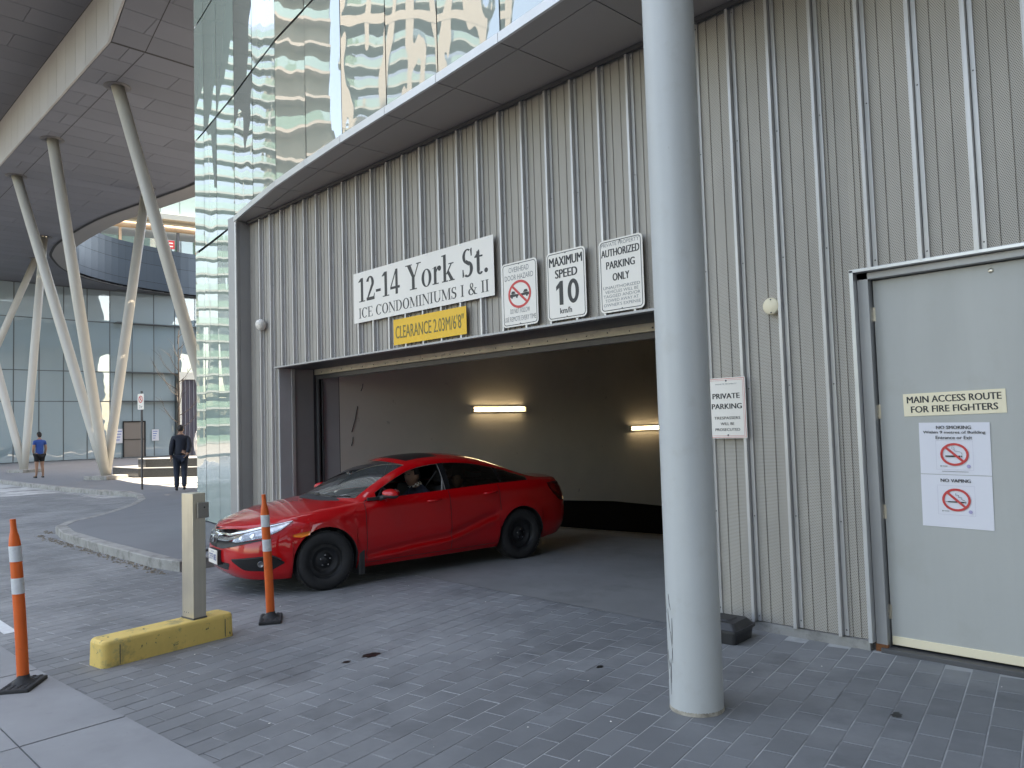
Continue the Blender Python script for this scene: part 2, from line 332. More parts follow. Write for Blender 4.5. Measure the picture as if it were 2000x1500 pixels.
def put_serif(mb, s, x0, x1, z0, z1, y):
    tot = sum(SERIF[c][0] for c in s); sx = (x1-x0)/tot; sz = z1-z0; cx = x0; k = 0
    for c in s:
        adv, polys = SERIF[c]
        for pl in polys:
            k += 1
            mb.add([Vector((cx+px*sx, y-.00004*(k % 9), z0+pz*sz)) for px, pz in pl], [tuple(range(len(pl)))])
        cx += adv*sx
def rounded(x0, x1, z0, z1, r, n=5):
    P = []
    for cx, cz, a in ((x1-r, z0+r, -90), (x1-r, z1-r, 0), (x0+r, z1-r, 90), (x0+r, z0+r, 180)):
        P += [(cx+r*math.cos(R(a+90*k/n)), cz+r*math.sin(R(a+90*k/n))) for k in range(n+1)]
    return P
XZ = lambda y: Matrix(((1, 0, 0, 0), (0, 0, -1, y), (0, 1, 0, 0), (0, 0, 0, 1)))   # local (x,y,z)->(x, y0-z, y)
def plate(mb, x0, x1, z0, z1, y, th=.003, r=.02): mb.prism(rounded(x0, x1, z0, z1, r), 0, th, XZ(y))
def border(mb, x0, x1, z0, z1, y, w, r):
    a = rounded(x0, x1, z0, z1, r); b = rounded(x0+w, x1-w, z0+w, z1-w, max(r-w, .001)); n = len(a)
    mb.add([Vector((p[0], y, p[1])) for p in a+b], [(i, (i+1) % n, n+(i+1) % n, n+i) for i in range(n)])
def no_ring(mb, cx, cz, rx, rz, w, y, slash=True):
    n = 40; V = []
    for k in range(n):
        a = 2*PI*k/n; V += [Vector((cx+rx*math.cos(a), y, cz+rz*math.sin(a))), Vector((cx+(rx-w)*math.cos(a), y, cz+(rz-w)*math.sin(a)))]
    mb.add(V, [(2*k, (2*k+2) % (2*n), (2*k+3) % (2*n), 2*k+1) for k in range(n)])
    if slash:
        p0 = Vector((cx-rx*.66, y-.0003, cz+rz*.66)); p1 = Vector((cx+rx*.66, y-.0003, cz-rz*.66)); d = (p1-p0).normalized(); q = Vector((d.z, 0, -d.x))*w*.5
        mb.add([p0+q, p0-q, p1-q, p1+q], [(0, 1, 2, 3)])
# ================================================================== GROUND
mb = MB(); mb.add([(-400, -400, -.06), (400, -400, -.06), (400, 7.2, -.06), (-400, 7.2, -.06)], [(0, 1, 2, 3)])
mb.add([(-400, 7.2, -.06), (-10.72, 7.2, -.06), (-10.72, 400, -.06), (-400, 400, -.06)], [(0, 1, 2, 3)])
tag(mb.build('road', m_asphalt), kind='structure')
# paved forecourt: sand bed with individual pavers (0.152 x 0.305 m, running bond, courses turned ten degrees)
mb = MB(); mb.add([(-60, 1.30, -.0022), (6, 1.30, -.0022), (6, 6.1, -.0022), (-10.72, 6.1, -.0022), (-10.72, 7.6, -.0022), (-60, 7.6, -.0022)], [(0, 1, 2, 3, 4, 5)])
fore = tag(mb.build('forecourt_paving', m_grout), kind='structure')
ud = Vector((math.cos(R(100)), math.sin(R(100)), 0)); vd = Vector((-ud.y, ud.x, 0))*-1      # vd points to +x
V0, U0, PW, PL = -3.4264, 2.544, .1524, .3048
def edge_y(x): return 1.63 + (x+4.34)*.066 if x > -7.2 else 1.44
def in_court(x, y):
    if y < edge_y(x)-.16: return False
    if x > -3.25: return y < 5.66
    if x > -10.75: return y < 5.48
    if x > -23: return y < 3.75+max(0, (-14.5-x))*.9
    return y < 6.9
cands = []
for kv in range(-160, 30):
    for ku in range(-40, 60):
        v = V0+PW*(kv+.5); u = U0+PL*(ku+.5 + (.5 if kv % 2 == 0 else 0))
        x = ud.x*u+vd.x*v; y = ud.y*u+vd.y*v
        if x < -27 or x > 2.5 or y > 8: continue
        if in_court(x, y): cands.append((x, y))
def seen(x, y):
    px, py, z = proj((x, y, 0)); return z > 0 and -60 < px < 2060 and py < 1560
inview = sorted([c for c in cands if seen(*c)], key=lambda c: c[0]**2+c[1]**2)
near = set(inview[:300])
rng = random.Random(3)
def paver_mesh(name, j=.006, b=.0025):
    hl, hw = PL/2-j/2, PW/2-j/2; m = MB()
    lo = [(-hl, -hw), (hl, -hw), (hl, hw), (-hl, hw)]; hi = [(x-math.copysign(b, x), y-math.copysign(b, y)) for x, y in lo]
    V = [(x, y, -.03) for x, y in lo]+[(x, y, -b) for x, y in lo]+[(x, y, 0) for x, y in hi]
    m.add(V, [(0, 1, 5, 4), (1, 2, 6, 5), (2, 3, 7, 6), (3, 0, 4, 7), (4, 5, 9, 8), (5, 6, 10, 9), (6, 7, 11, 10), (7, 4, 8, 11), (8, 9, 10, 11)])
    return m
pm = paver_mesh('paver').mesh('paver', m_paver); far = MB(); pv = paver_mesh('paver')
for (x, y) in cands:
    dz = rng.uniform(-.0003, .0010); ti = rng.gauss(0, .0018); tj = rng.gauss(0, .0018); a = R(100)+rng.gauss(0, .003)
    if (x, y) in near:
        o = link('paver', pm, fore, (x, y, dz)); o.rotation_euler = (ti, tj, a)
    else:
        Mx = Matrix.Translation((x, y, dz)) @ Matrix.Rotation(a, 4, 'Z') @ Matrix.Rotation(ti, 4, 'X')
        far.add([Mx @ Vector(p) for p in pv.v], pv.f, tone=rng.random())
tag(far.build('paver_field', m_paver_far, fore, tone=True), kind='stuff')
# concrete apron at the garage threshold and ramp down inside
mb = MB(); mb.add([(-10.7, 5.37, .004), (-3.3, 5.37, .004), (-3.3, 9.0, .004), (-10.7, 9.0, .004)], [(0, 1, 2, 3)])
mb.add([(-10.7, 9.0, .004), (-3.3, 9.0, .004), (-3.3, 30, -3.4), (-10.7, 30, -3.4)], [(0, 1, 2, 3)])
tag(mb.build('garage_floor', m_conc), kind='structure')
# foreground sidewalk slabs
side = tag(MB().add([(-14, -3, -.002), (8, -3, -.002), (8, 2.4, -.002), (-14, 1.38, -.002)], [(0, 1, 2, 3)]).build('sidewalk', m_frame_dk), kind='structure')
def slab(P, h=.006):
    m = MB(); cx = sum(p[0] for p in P)/len(P); cy = sum(p[1] for p in P)/len(P)
    Q = [(cx+(p[0]-cx)*(1-.008/max(.3, math.hypot(p[0]-cx, p[1]-cy))), cy+(p[1]-cy)*(1-.008/max(.3, math.hypot(p[0]-cx, p[1]-cy)))) for p in P]
    m.prism(Q, -.05, h); return m.build('concrete_slab', m_slab, side)
def ey(x): return 1.612+(x+4.944)*.072 if x > -7.2 else 1.45+(x+7.2)*.004
xs = [-12.41, -10.91, -9.41, -7.93, -6.43, -4.93, -3.43, -1.93, -.43, 1.07, 2.57]
for a, b in zip(xs[:-1], xs[1:]):
    j = lambda x: 1.062+(x+4.92)*.02
    slab([(a, j(a)), (b, j(b)), (b-.03, ey(b)), (a-.03, ey(a))]); slab([(a+.03, j(a)-1.5), (b+.03, j(b)-1.5), (b, j(b)), (a, j(a))])
mb = MB(); mb.add([(-9.6, 1.56, .003), (-7.86, 1.575, .003), (-7.88, 1.68, .003), (-9.62, 1.665, .003)], [(0, 1, 2, 3)]); tag(mb.build('road_marking', m_marking), kind='structure')

# raised plaza and kerbs on the left
edge = [(-9.62, 5.60, .13), (-9.60, 3.74, .13), (-10.2, 3.64, .13), (-12.4, 3.62, .13), (-14.2, 3.66, .13), (-15.4, 3.85, .13), (-16.3, 4.25, .11), (-17.3, 4.85, .05), (-18.6, 5.7, .02), (-20.0, 6.6, .02),
        (-21.3, 7.25, .03), (-22.3, 7.52, .09), (-23.2, 7.5, .13), (-24.6, 7.3, .13), (-27, 7.08, .13), (-31, 6.98, .13), (-40, 6.9, .13), (-62, 6.9, .13)]
kw = .17
inner = []
for i, (x, y, z) in enumerate(edge):
    a = edge[max(i-1, 0)]; b = edge[min(i+1, len(edge)-1)]; d = Vector((b[0]-a[0], b[1]-a[1], 0)).normalized(); n = Vector((d.y, -d.x, 0))
    inner.append((x+n.x*kw, y+n.y*kw, z))
mb = MB(); k = len(edge)
V = [(x, y, -.06) for x, y, z in edge]+[(x, y, z-.012) for x, y, z in edge]+[(x*.93+q[0]*.07, y*.93+q[1]*.07, z) for (x, y, z), q in zip(edge, inner)]+[(q[0], q[1], q[2]) for q in inner]
for i in range(k-1):
    for r_ in range(3): mb.add([V[r_*k+i], V[r_*k+i+1], V[(r_+1)*k+i+1], V[(r_+1)*k+i]], [(0, 3, 2, 1)])
kerb = tag(mb.build('kerb', m_kerb), kind='structure')
far_in = [(-11.6, 5.75), (-12, 7), (-13, 9.2), (-13, 9.5), (-14, 9.5), (-15.5, 9.5), (-16.5, 9.5), (-17.5, 9.5), (-18.5, 9.5), (-20, 9.5), (-21.3, 9.5), (-22.3, 9.5), (-23.2, 9.5), (-24.6, 9.5), (-27, 9.5), (-31, 9.5), (-40, 9.5), (-62, 9.5)]
mb = MB()
for i in range(k-1):
    a, b = inner[i], inner[i+1]; c, d = far_in[i+1], far_in[i]
    mb.add([(a[0], a[1], a[2]-.004), (b[0], b[1], b[2]-.004), (c[0], c[1], .126), (d[0], d[1], .126)], [(0, 3, 2, 1)])
mb.add([(-11.6, 5.75, .126), (-12, 7, .126), (-13, 9.2, .126), (-13, 9.5, .126), (-11.6, 9.5, .126)], [(0, 4, 3, 2, 1)])
mb.add([(-10.9, 9.5, .126), (-62, 9.5, .126), (-62, 60, .126), (-10.9, 60, .126)], [(0, 3, 2, 1)])
tag(mb.build('plaza_pavement', m_walk), kind='structure')

# ================================================================== CONDOMINIUM PODIUM WITH GARAGE ENTRANCE
FY = 5.67
bld = empty('condominium_podium', (-6, FY, 0), 0, 'ribbed metal podium with a curved glass upper storey and the garage opening', 'building')
bld_inv = Matrix.Translation((6, -FY, 0))
def bpart(mb, name, mat, parent=None, tone=False):
    mb.v = [bld_inv @ Vector(p) for p in mb.v]
    return mb.build(name, mat, parent or bld, tone=tone)
# perforated pleated sheets, one per bay between ribs
BAY = .3388; XR = -1.35; HB = 2.655; TOP = 5.045
def sheet_mesh(x0, x1, z0, z1):
    m = MB(); w = x1-x0
    prof = [(0, 0), (.035, 0), (.36, .011), (.372, .003), (.66, .011), (.672, .003), (.965, .0), (1, 0)]
    V = []
    for f, d in prof: V += [(x0+f*w, -d, z0), (x0+f*w, -d, z1)]
    m.add(V, [(2*i, 2*i+2, 2*i+3, 2*i+1) for i in range(len(prof)-1)]); return m
def rib_shape(z0, z1):
    m = MB(); m.bbox(-.013, .013, -.062, -.002, z0, z1, .003); m.box(.016, .046, -.020, -.001, z0+.004, z1-.004); m.box(-.030, -.016, -.012, -.001, z0+.004, z1-.004)
    return m
bays = []
k = -1
while XR-BAY*k > -11.65: bays.append(XR-BAY*k); k += 1
sheet_cache = {}; rib_cache = {}
DOORL, DOORR, DOORT = -2.17, -.70, 2.70
def zone(xm):
    if xm < -10.72: return .07
    if xm < -3.45: return HB
    if xm < DOORL: return .07
    if xm > DOORR: return .07
    return DOORT+.005
xb = [XR+BAY*j for j in range(13, 0, -1)]+[XR-BAY*j for j in range(0, 30)]
xb = sorted(xb); xb = [-11.60]+[x for x in xb if x > -11.5]
def put_sheet(a, b, z0):
    key = (round(b-a, 3), z0)
    if key not in sheet_cache: sheet_cache[key] = sheet_mesh(0, b-a, z0, TOP).mesh('perforated_panel', m_perf)
    link('perforated_panel', sheet_cache[key], bld, (a+6, 0, 0))
for a, b in zip(xb[:-1], xb[1:]):
    cuts = [a]+[c for c in (-10.72, DOORL, DOORR) if a+.02 < c < b-.02]+[b]
    for c, d in zip(cuts[:-1], cuts[1:]): put_sheet(c, d, zone((c+d)/2))
for x in xb[1:]:
    z0 = min(zone(x-.03), zone(x+.03)) if not (-10.75 < x < -10.7) else .07
    z0 = zone(x)
    if z0 not in rib_cache: rib_cache[z0] = rib_shape(z0-(.02 if z0 > 1 else .0), TOP-.004).mesh('rib', m_rib)
    link('rib', rib_cache[z0], bld, (x+6, 0, 0))
fx = MB()
for x in xb[1:]:
    z0 = zone(x)
    for z in [z0+.05]+[q for q in (.9, 1.9, 2.9, 3.9) if q > z0+.3]+[TOP-.07]: fx.lathe([(0, .004), (.0045, .003), (.006, 0)], 6, Matrix.Translation((x+.031, FY-.0205, z+.01*math.sin(x*9+z))) @ Matrix.Rotation(PI/2, 4, 'X'), False)
tag(bpart(fx, 'fixing_screws', m_frame_dk), kind='stuff')
# backing wall with the opening (0.03 behind the sheets)
mb = MB(); y0, y1 = FY+.02, FY+.20
mb.box(-11.6, -10.72, y0, y1, 0, TOP); mb.box(-10.72, -3.45, y0, y1, HB, TOP); mb.box(-3.45, DOORL+.03, y0, y1, 0, TOP); mb.box(DOORL+.03, DOORR, y0, y1, DOORT, TOP); mb.box(DOORR, 3.2, y0, y1, 0, TOP)
bpart(mb, 'backing_wall', m_frame_dk)
mb = MB(); mb.box(-3.45, DOORL-.0, FY-.035, FY+.018, -.02, .066); bpart(mb, 'concrete_plinth', m_kerb); mb = MB(); mb.box(-11.58, -10.74, FY-.03, FY+.018, -.02, .066); bpart(mb, 'concrete_plinth', m_kerb)
# edge trims round the opening
mb = MB(); mb.bbox(-10.74, -3.44, FY-.070, FY+.02, HB-.028, HB-.004, .003); bpart(mb, 'header_flashing', m_frame)
mb = MB(); mb.box(-10.72, -3.45, FY+.022, 6.27, HB-.026, HB-.006); bpart(mb, 'header_soffit', m_frame_dk)
mb = MB(); mb.bbox(-10.735, -3.45, 6.28, 6.40, 2.545, 2.63, .004); beam = bpart(mb, 'roller_door_beam', m_beige)
rv = MB()
for i in range(26): rv.lathe([(0, 0), (.008, .0), (.006, .006), (0, .007)], 8, Matrix.Translation((-10.5+i*.28, 6.279, 2.575+.004*(i % 3))) @ Matrix.Rotation(PI/2, 4, 'X'))
bpart(rv, 'rivet_row', m_frame_dk, beam)
mb = MB(); mb.bbox(-10.735, -3.45, 6.30, 6.36, 2.475, 2.54, .004); bpart(mb, 'roller_door_bottom_bar', m_frame_dk)
# left jamb (the reveal seen to the left of the car)
mb = MB(); mb.box(-11.0, -10.70, FY+.0, 5.865, 0, HB-.03); bpart(mb, 'jamb_panel', m_intgrey)
mb = MB(); mb.bbox(-11.0, -10.685, 5.868, 5.925, 0, HB-.03, .004); bpart(mb, 'jamb_trim', m_lightmetal)
mb = MB(); mb.box(-11.0, -10.705, 5.928, 6.25, 0, HB-.03); bpart(mb, 'jamb_panel', m_frame)
mb = MB(); mb.box(-11.0, -10.72, 6.252, 6.30, 0, HB-.03); mb.bbox(-10.78, -10.66, 6.305, 6.335, 0, 2.48, .003); mb.bbox(-10.78, -10.66, 6.375, 6.40, 0, 2.48, .003); mb.box(-10.80, -10.74, 6.335, 6.375, 0, 2.48)
bpart(mb, 'door_track', m_frame_dk)
mb = MB(); mb.box(-3.47, -3.30, FY+.205, 9.0, 0, HB-.03); bpart(mb, 'jamb_panel', m_intgrey)
# frame that closes the cladding on the left
mb = MB(); mb.bbox(-11.92, -11.60, 5.45, 5.49, 0, 5.14, .004); mb.box(-11.615, -11.60, 5.492, FY+.02, 0, TOP-.002); bpart(mb, 'end_frame', m_frame)
mb = MB(); mb.bbox(-11.64, -11.592, 5.425, 5.448, 0, 5.03, .003); bpart(mb, 'end_frame_trim', m_lightmetal)
# garage interior
wall = MB(); wall.add([(-10.70, 6.712, -4), (-10.70, 30, -4), (-10.70, 30, 3.9), (-10.70, 6.712, 3.9)], [(0, 1, 2, 3)]); w_ = bpart(wall, 'garage_side_wall', m_intwall)
wall = MB(); wall.box(-10.80, -10.697, 6.402, 6.70, -.02, 3.9); bpart(wall, 'garage_wall_panel', m_intgrey)
wall = MB(); wall.box(-10.73, -10.703, 6.70, 6.712, -.02, 3.9); bpart(wall, 'wall_joint', m_black)
wall = MB(); wall.add([(-10.694, 9.0, .02), (-10.694, 30, -3.4), (-10.694, 30, -2.6), (-10.694, 15.5, -.36), (-10.694, 13.7, -.09), (-10.694, 12.0, .08), (-10.694, 9.0, .12)], [(0, 1, 2, 3, 4, 5, 6)]); bpart(wall, 'painted_dado', m_black)
wall = MB(); wall.add([(-10.7, 5.9, 3.9), (-3.3, 5.9, 3.9), (-3.3, 30, 3.9), (-10.7, 30, 3.9)], [(0, 1, 2, 3)]); wall.add([(-3.3, 9, -4), (-3.3, 30, -4), (-3.3, 30, 3.9), (-3.3, 9, 3.9)], [(0, 3, 2, 1)])
wall.add([(-3.3, 5.9, 2.6), (-3.3, 9, 2.6), (-3.3, 9, 3.9), (-3.3, 5.9, 3.9)], [(0, 3, 2, 1)])
wall.add([(-10.7, 30, -4), (-3.3, 30, -4), (-3.3, 30, 3.9), (-10.7, 30, 3.9)], [(0, 1, 2, 3)]); bpart(wall, 'garage_shell', m_intdark)
sc = MB()
for (y, z, dy, dz) in ((7.05, 2.05, -.12, -.42), (7.12, 2.3, .04, .12), (6.95, 1.55, -.03, -.14)): sc.tube([(-10.696, y, z), (-10.695, y+dy*.5+.01, z+dz*.5), (-10.696, y+dy, z+dz)], .006, 5)
bpart(sc, 'scuff_marks', m_black, w_)
# soffit under the curved glass storey
fasc = [(-14.1, 5.82), (-13.5, 5.74), (-12.7, 5.62), (-11.70, 5.47), (-10.70, 5.29), (-9.67, 5.12), (-8.67, 5.01), (-7.67, 4.91), (-6.66, 4.83), (-5.70, 4.76), (-4.72, 4.67), (-3.74, 4.56), (-2.76, 4.43), (-1.78, 4.28), (-.8, 4.1), (.2, 3.9), (1.2, 3.68), (2.2, 3.45), (3.2, 3.2), (4.2, 2.95)]
SZ = 5.05
for (a, b) in zip(fasc[3:-1], fasc[4:]):
    g = .006
    def L(p, q, t): return (p[0]+(q[0]-p[0])*t, p[1]+(q[1]-p[1])*t)
    ia = (a[0]+.02, min(a[1]+.20, FY-.01)); ib = (b[0]+.02, min(b[1]+.20, FY-.01)); wa = (a[0]+.05, FY+.01); wb = (b[0]+.05, FY+.01)
    if ia[1] < FY-.05:
        m = MB(); m.prism([(a[0]+g, a[1]), (b[0]-g, b[1]), (ib[0]-g, ib[1]-.005), (ia[0]+g, ia[1]-.005)], SZ, SZ+.02); bpart(m, 'soffit_edge_panel', m_soffit)
        m = MB(); m.prism([(ia[0]+g, ia[1]+.005), (ib[0]-g, ib[1]+.005), (wb[0]-g, wb[1]), (wa[0]+g, wa[1])], SZ+.002, SZ+.02); bpart(m, 'soffit_panel', m_soffit)
    else:
        m = MB(); m.prism([(a[0]+g, a[1]), (b[0]-g, b[1]), (b[0]-g, FY+.01), (a[0]+g, FY+.01)], SZ, SZ+.02); bpart(m, 'soffit_panel', m_soffit)
    m = MB(); d = Vector((b[0]-a[0], b[1]-a[1], 0)).normalized(); n = Vector((d.y, -d.x, 0))*.03
    m.prism([(a[0]+.003+n.x, a[1]+n.y), (b[0]-.003+n.x, b[1]+n.y), (b[0]-.003, b[1]-.002), (a[0]+.003, a[1]-.002)], SZ-.002, SZ+.085); bpart(m, 'fascia_strip', m_lightmetal)
m = MB(); m.prism([(x, y+.03) for x, y in fasc[3:]]+[(4.2, FY+.01), (-11.6, FY+.01)], SZ+.022, SZ+.06); bpart(m, 'soffit_backing', m_black)
m = MB(); m.box(-11.58, 4, FY-.075, FY-.045, TOP-.035, TOP+.004); bpart(m, 'shadow_gap_trim', m_frame_dk)
# curved curtain wall: individual panes
m_glass = glass_mat('storey_glass', (.5, .55, .52), base_refl=.16, diffuse=(.41, .46, .41), dfac=.95, wave=.012, wscale=1.1, wscale_z=.7)
m_glass_low = glass_mat('tall_pane_glass', (.5, .55, .52), base_refl=.16, diffuse=(.48, .60, .53), dfac=.95, wave=.006, wscale=.9, wscale_z=.5)
rows = [(SZ+.095, 7.12), (7.14, 9.30), (9.32, 11.5), (11.52, 13.8)]
rngp = random.Random(11)
def pane(a, b, z0, z1, mat, parent=None):
    d = Vector((b[0]-a[0], b[1]-a[1], 0)); L_ = d.length; d.normalize(); n = Vector((d.y, -d.x, 0)); g = .008
    P = []
    # panes bow very slightly, as toughened glass does
    bow = rngp.uniform(-.006, .008); ti = rngp.gauss(0, .0018); tj = rngp.gauss(0, .0018)
    nx, nz = 6, 6; V = []
    for i in range(nx+1):
        for j_ in range(nz+1):
            s, t = i/nx, j_/nz; off = bow*(1-(2*s-1)**2)*(1-(2*t-1)**2)+ti*(s-.5)*L_+tj*(t-.5)*2
            V.append(Vector((a[0], a[1], 0))+d*(g+s*(L_-2*g))+n*off+Vector((0, 0, z0+g+t*(z1-z0-2*g))))
    m = MB(); m.add(V, [(i*(nz+1)+j_, (i+1)*(nz+1)+j_, (i+1)*(nz+1)+j_+1, i*(nz+1)+j_+1) for i in range(nx) for j_ in range(nz)], True)
    return m
for i, (a, b) in enumerate(zip(fasc[:-1], fasc[1:])):
    for r_, (z0, z1) in enumerate(rows):
        if i < 3 and r_ == 0: z0 = 5.03
        bpart(pane(a, b, z0, z1, m_glass), 'glass_pane', m_glass if i > 2 else m_glass_low)
    if i < 3:
        aa, bb = a, b
        if i == 2: bb = (-11.93, 5.49)
        bpart(pane(aa, bb, .14, 5.0, m_glass_low), 'glass_pane', m_glass_low)
# dark spandrel wall behind the glass and side return
m = MB(); P = [(x, y+.14) for x, y in fasc]; 
m.prism(P[2:]+[(4.2, 8.6), (-12.5, 8.6)], SZ+.10, 13.8); m.prism([(x, y) for x, y in P[:3]]+[(-11.95, 5.66), (-11.62, FY+.22), (-11.62, 8.6), (-13.98, 8.6)], .13, 13.79)
bpart(m, 'glazing_core', m_frame_dk)
m = MB(); m.box(-14.12, -14.0, 5.84, 9.0, .13, 13.8); bpart(m, 'side_return', m_lightmetal)
# the tower above and behind, which keeps the forecourt in shade
m_tower = pbr('tower_wall', (.45, .45, .44), .6, var=.05)
m = MB(); m.box(-13.5, -10.86, 9.05, 33, .13, 5.19); m.box(-13.5, 26, 9.05, 33, 5.2, 75); m.box(-11.55, 26, FY+.21, 9.04, 5.2, 5.3); m.box(-3.20, 26, FY+.21, 33, .01, 5.19); m.box(-14.3, 26, 8.62, 9.04, 5.32, 75)
bpart(m, 'tower_block', m_tower)
m = MB(); m.box(-7.5, 26, 1.2, 8.6, 13.85, 14.3); bpart(m, 'shading_overhang', m_soffit)  # unseen slab added overhead to cut sky light, so the column is lit sideways

# steel door with frame
dr = empty('steel_door', (DOORL+6, 0, 0)); dr.parent = bld
def dpart(mb, name, mat, parent=None):
    Mi = Matrix.Translation((-DOORL, -FY, 0)); mb.v = [Mi @ Vector(p) for p in mb.v]; return mb.build(name, mat, dr)
m = MB(); m.bbox(-2.055, -.83, 5.735, 5.78, .055, 2.622, .003); dpart(m, 'door_leaf', m_doorpaint)
m = MB(); m.bbox(DOORL, DOORL+.028, FY-.062, FY+.06, .06, DOORT, .003); m.bbox(DOORL, DOORR, FY-.062, FY+.06, DOORT-.02, DOORT+.004, .003); dpart(m, 'outer_trim', m_lightmetal)
m = MB(); m.bbox(DOORL+.03, -2.062, FY+.0, FY+.12, .0, DOORT-.022, .004); m.bbox(DOORL+.03, -.80, FY+.0, FY+.12, 2.628, DOORT-.022, .004); m.bbox(-.82, DOORR, FY, FY+.12, 0, DOORT-.022, .004); dpart(m, 'door_frame', m_frame)
m = MB(); m.box(DOORL+.028, -2.060, FY-.004, FY+.02, .0, .05); dpart(m, 'rusty_frame_foot', m_rust)
m = MB(); m.bbox(-2.05, -.84, 5.727, 5.736, .045, .105, .002); dpart(m, 'door_sweep', m_cream)
m = MB(); m.bbox(-2.10, -.80, FY-.03, 5.79, -.01, .03, .003); dpart(m, 'door_sill', m_frame_dk)
for z in (2.38, 1.68, .97, .27):
    m = MB()
    for s in range(3): m.tube([(-2.072, 5.722, z-.055+s*.038), (-2.072, 5.722, z-.055+s*.038+.034)], .011, 10)
    m.box(-2.10, -2.045, 5.733, 5.737, z-.05, z+.05); dpart(m, 'hinge', m_steel)
m = MB(); m.lathe([(0, .006), (.010, .006), (.017, 0)], 14, Matrix.Translation((-1.31, 5.733, 2.575)) @ Matrix.Rotation(PI/2, 4, 'X')); dpart(m, 'door_viewer', m_steel)

# ================================================================== ROUND COLUMN IN FRONT
m = MB(); Z = [0, .004, .02, .05, 1, 3, 6, 9, 13.0]; m.lathe([(.153, z) for z in [0, .004, .02, .05, 1, 3, 6, 9, 13.85]], 64)
col = m.build('concrete_column', m_col, None, (-2.505, 3.915, 0)); tag(col, 'large round pale grey column with scuffs near its foot', 'column')
m = MB(); m.lathe([(.155, .0), (.1542, .008), (.1534, .016), (.1531, .022)], 48); m.build('stained_foot', pbr('column_stain', (.40, .36, .30), .8, var=.4, vscale=20), col)
m = MB(); rr = random.Random(5)
for i in range(16):
    a0 = R(-128+rr.uniform(-28, 22)); z = .42+rr.uniform(-.2, .28); L_ = rr.uniform(.05, .16); da = rr.uniform(-.04, .16)
    m.tube([(.1535*math.cos(a0+da*t), .1535*math.sin(a0+da*t), z-L_*t) for t in (0, .33, .66, 1)], [.0015, .0040, .0032, .0010], 4, False)
m.build('scuff_mark', m_inkgrey, col)
# ================================================================== CANOPY ON SLANTED COLUMNS
CZ = 12.5
can = empty('entrance_canopy', (-35, 12, CZ), 0, 'huge dark grey panelled canopy with a round opening, carried on slanted columns', 'canopy')
ci = Matrix.Translation((35, -12, -CZ))
def cpart(mb, name, mat, parent=None):
    mb.v = [ci @ Vector(p) for p in mb.v]; return mb.build(name, mat, can if parent is None else parent)
hole_o = [(-59.9, 24.8), (-59.3, 21.2), (-58.0, 17.8), (-55.2, 14.6), (-51.5, 12.75), (-49.3, 12.2), (-46.5, 11.95), (-41.2, 12.1), (-36.7, 12.8), (-32.3, 13.5), (-28.5, 13.3), (-24.5, 12.9), (-20, 13.5), (-17, 18), (-17, 26), (-21, 32), (-28, 38), (-40, 40), (-53, 37), (-59, 31)]
def smooth_closed(P, n=6):
    o = []; k = len(P)
    for i in range(k):
        p0, p1, p2, p3 = [Vector((*P[(i+j) % k], 0)) for j in (-1, 0, 1, 2)]
        for s in range(n):
            t = s/n; o.append(.5*((2*p1)+(-p0+p2)*t+(2*p0-5*p1+4*p2-p3)*t*t+(-p0+3*p1-3*p2+p3)*t**3))
    return o
HO = smooth_closed(hole_o); cen = Vector((-42, 25, 0))
HI = []
kk = len(HO)
for i, p in enumerate(HO):
    d = (HO[(i+1) % kk]-HO[i-1]).normalized(); n = Vector((-d.y, d.x, 0))
    if n.dot(cen-p) < 0: n = -n
    # the trim is wide on the near side and narrow where the drum wall comes down on the far side
    w = .95 if p.y < 17 and p.x > -50 else (.25 if p.x < -55 or p.y > 30 else .8)
    HI.append(p+n*w)
def in_poly(x, y, P):
    c = False; j = len(P)-1
    for i in range(len(P)):
        if (P[i].y > y) != (P[j].y > y) and x < (P[j].x-P[i].x)*(y-P[i].y)/(P[j].y-P[i].y)+P[i].x: c = not c
        j = i
    return c
HT = [HO[i].lerp(HI[i], .3) for i in range(kk)]
panels = []
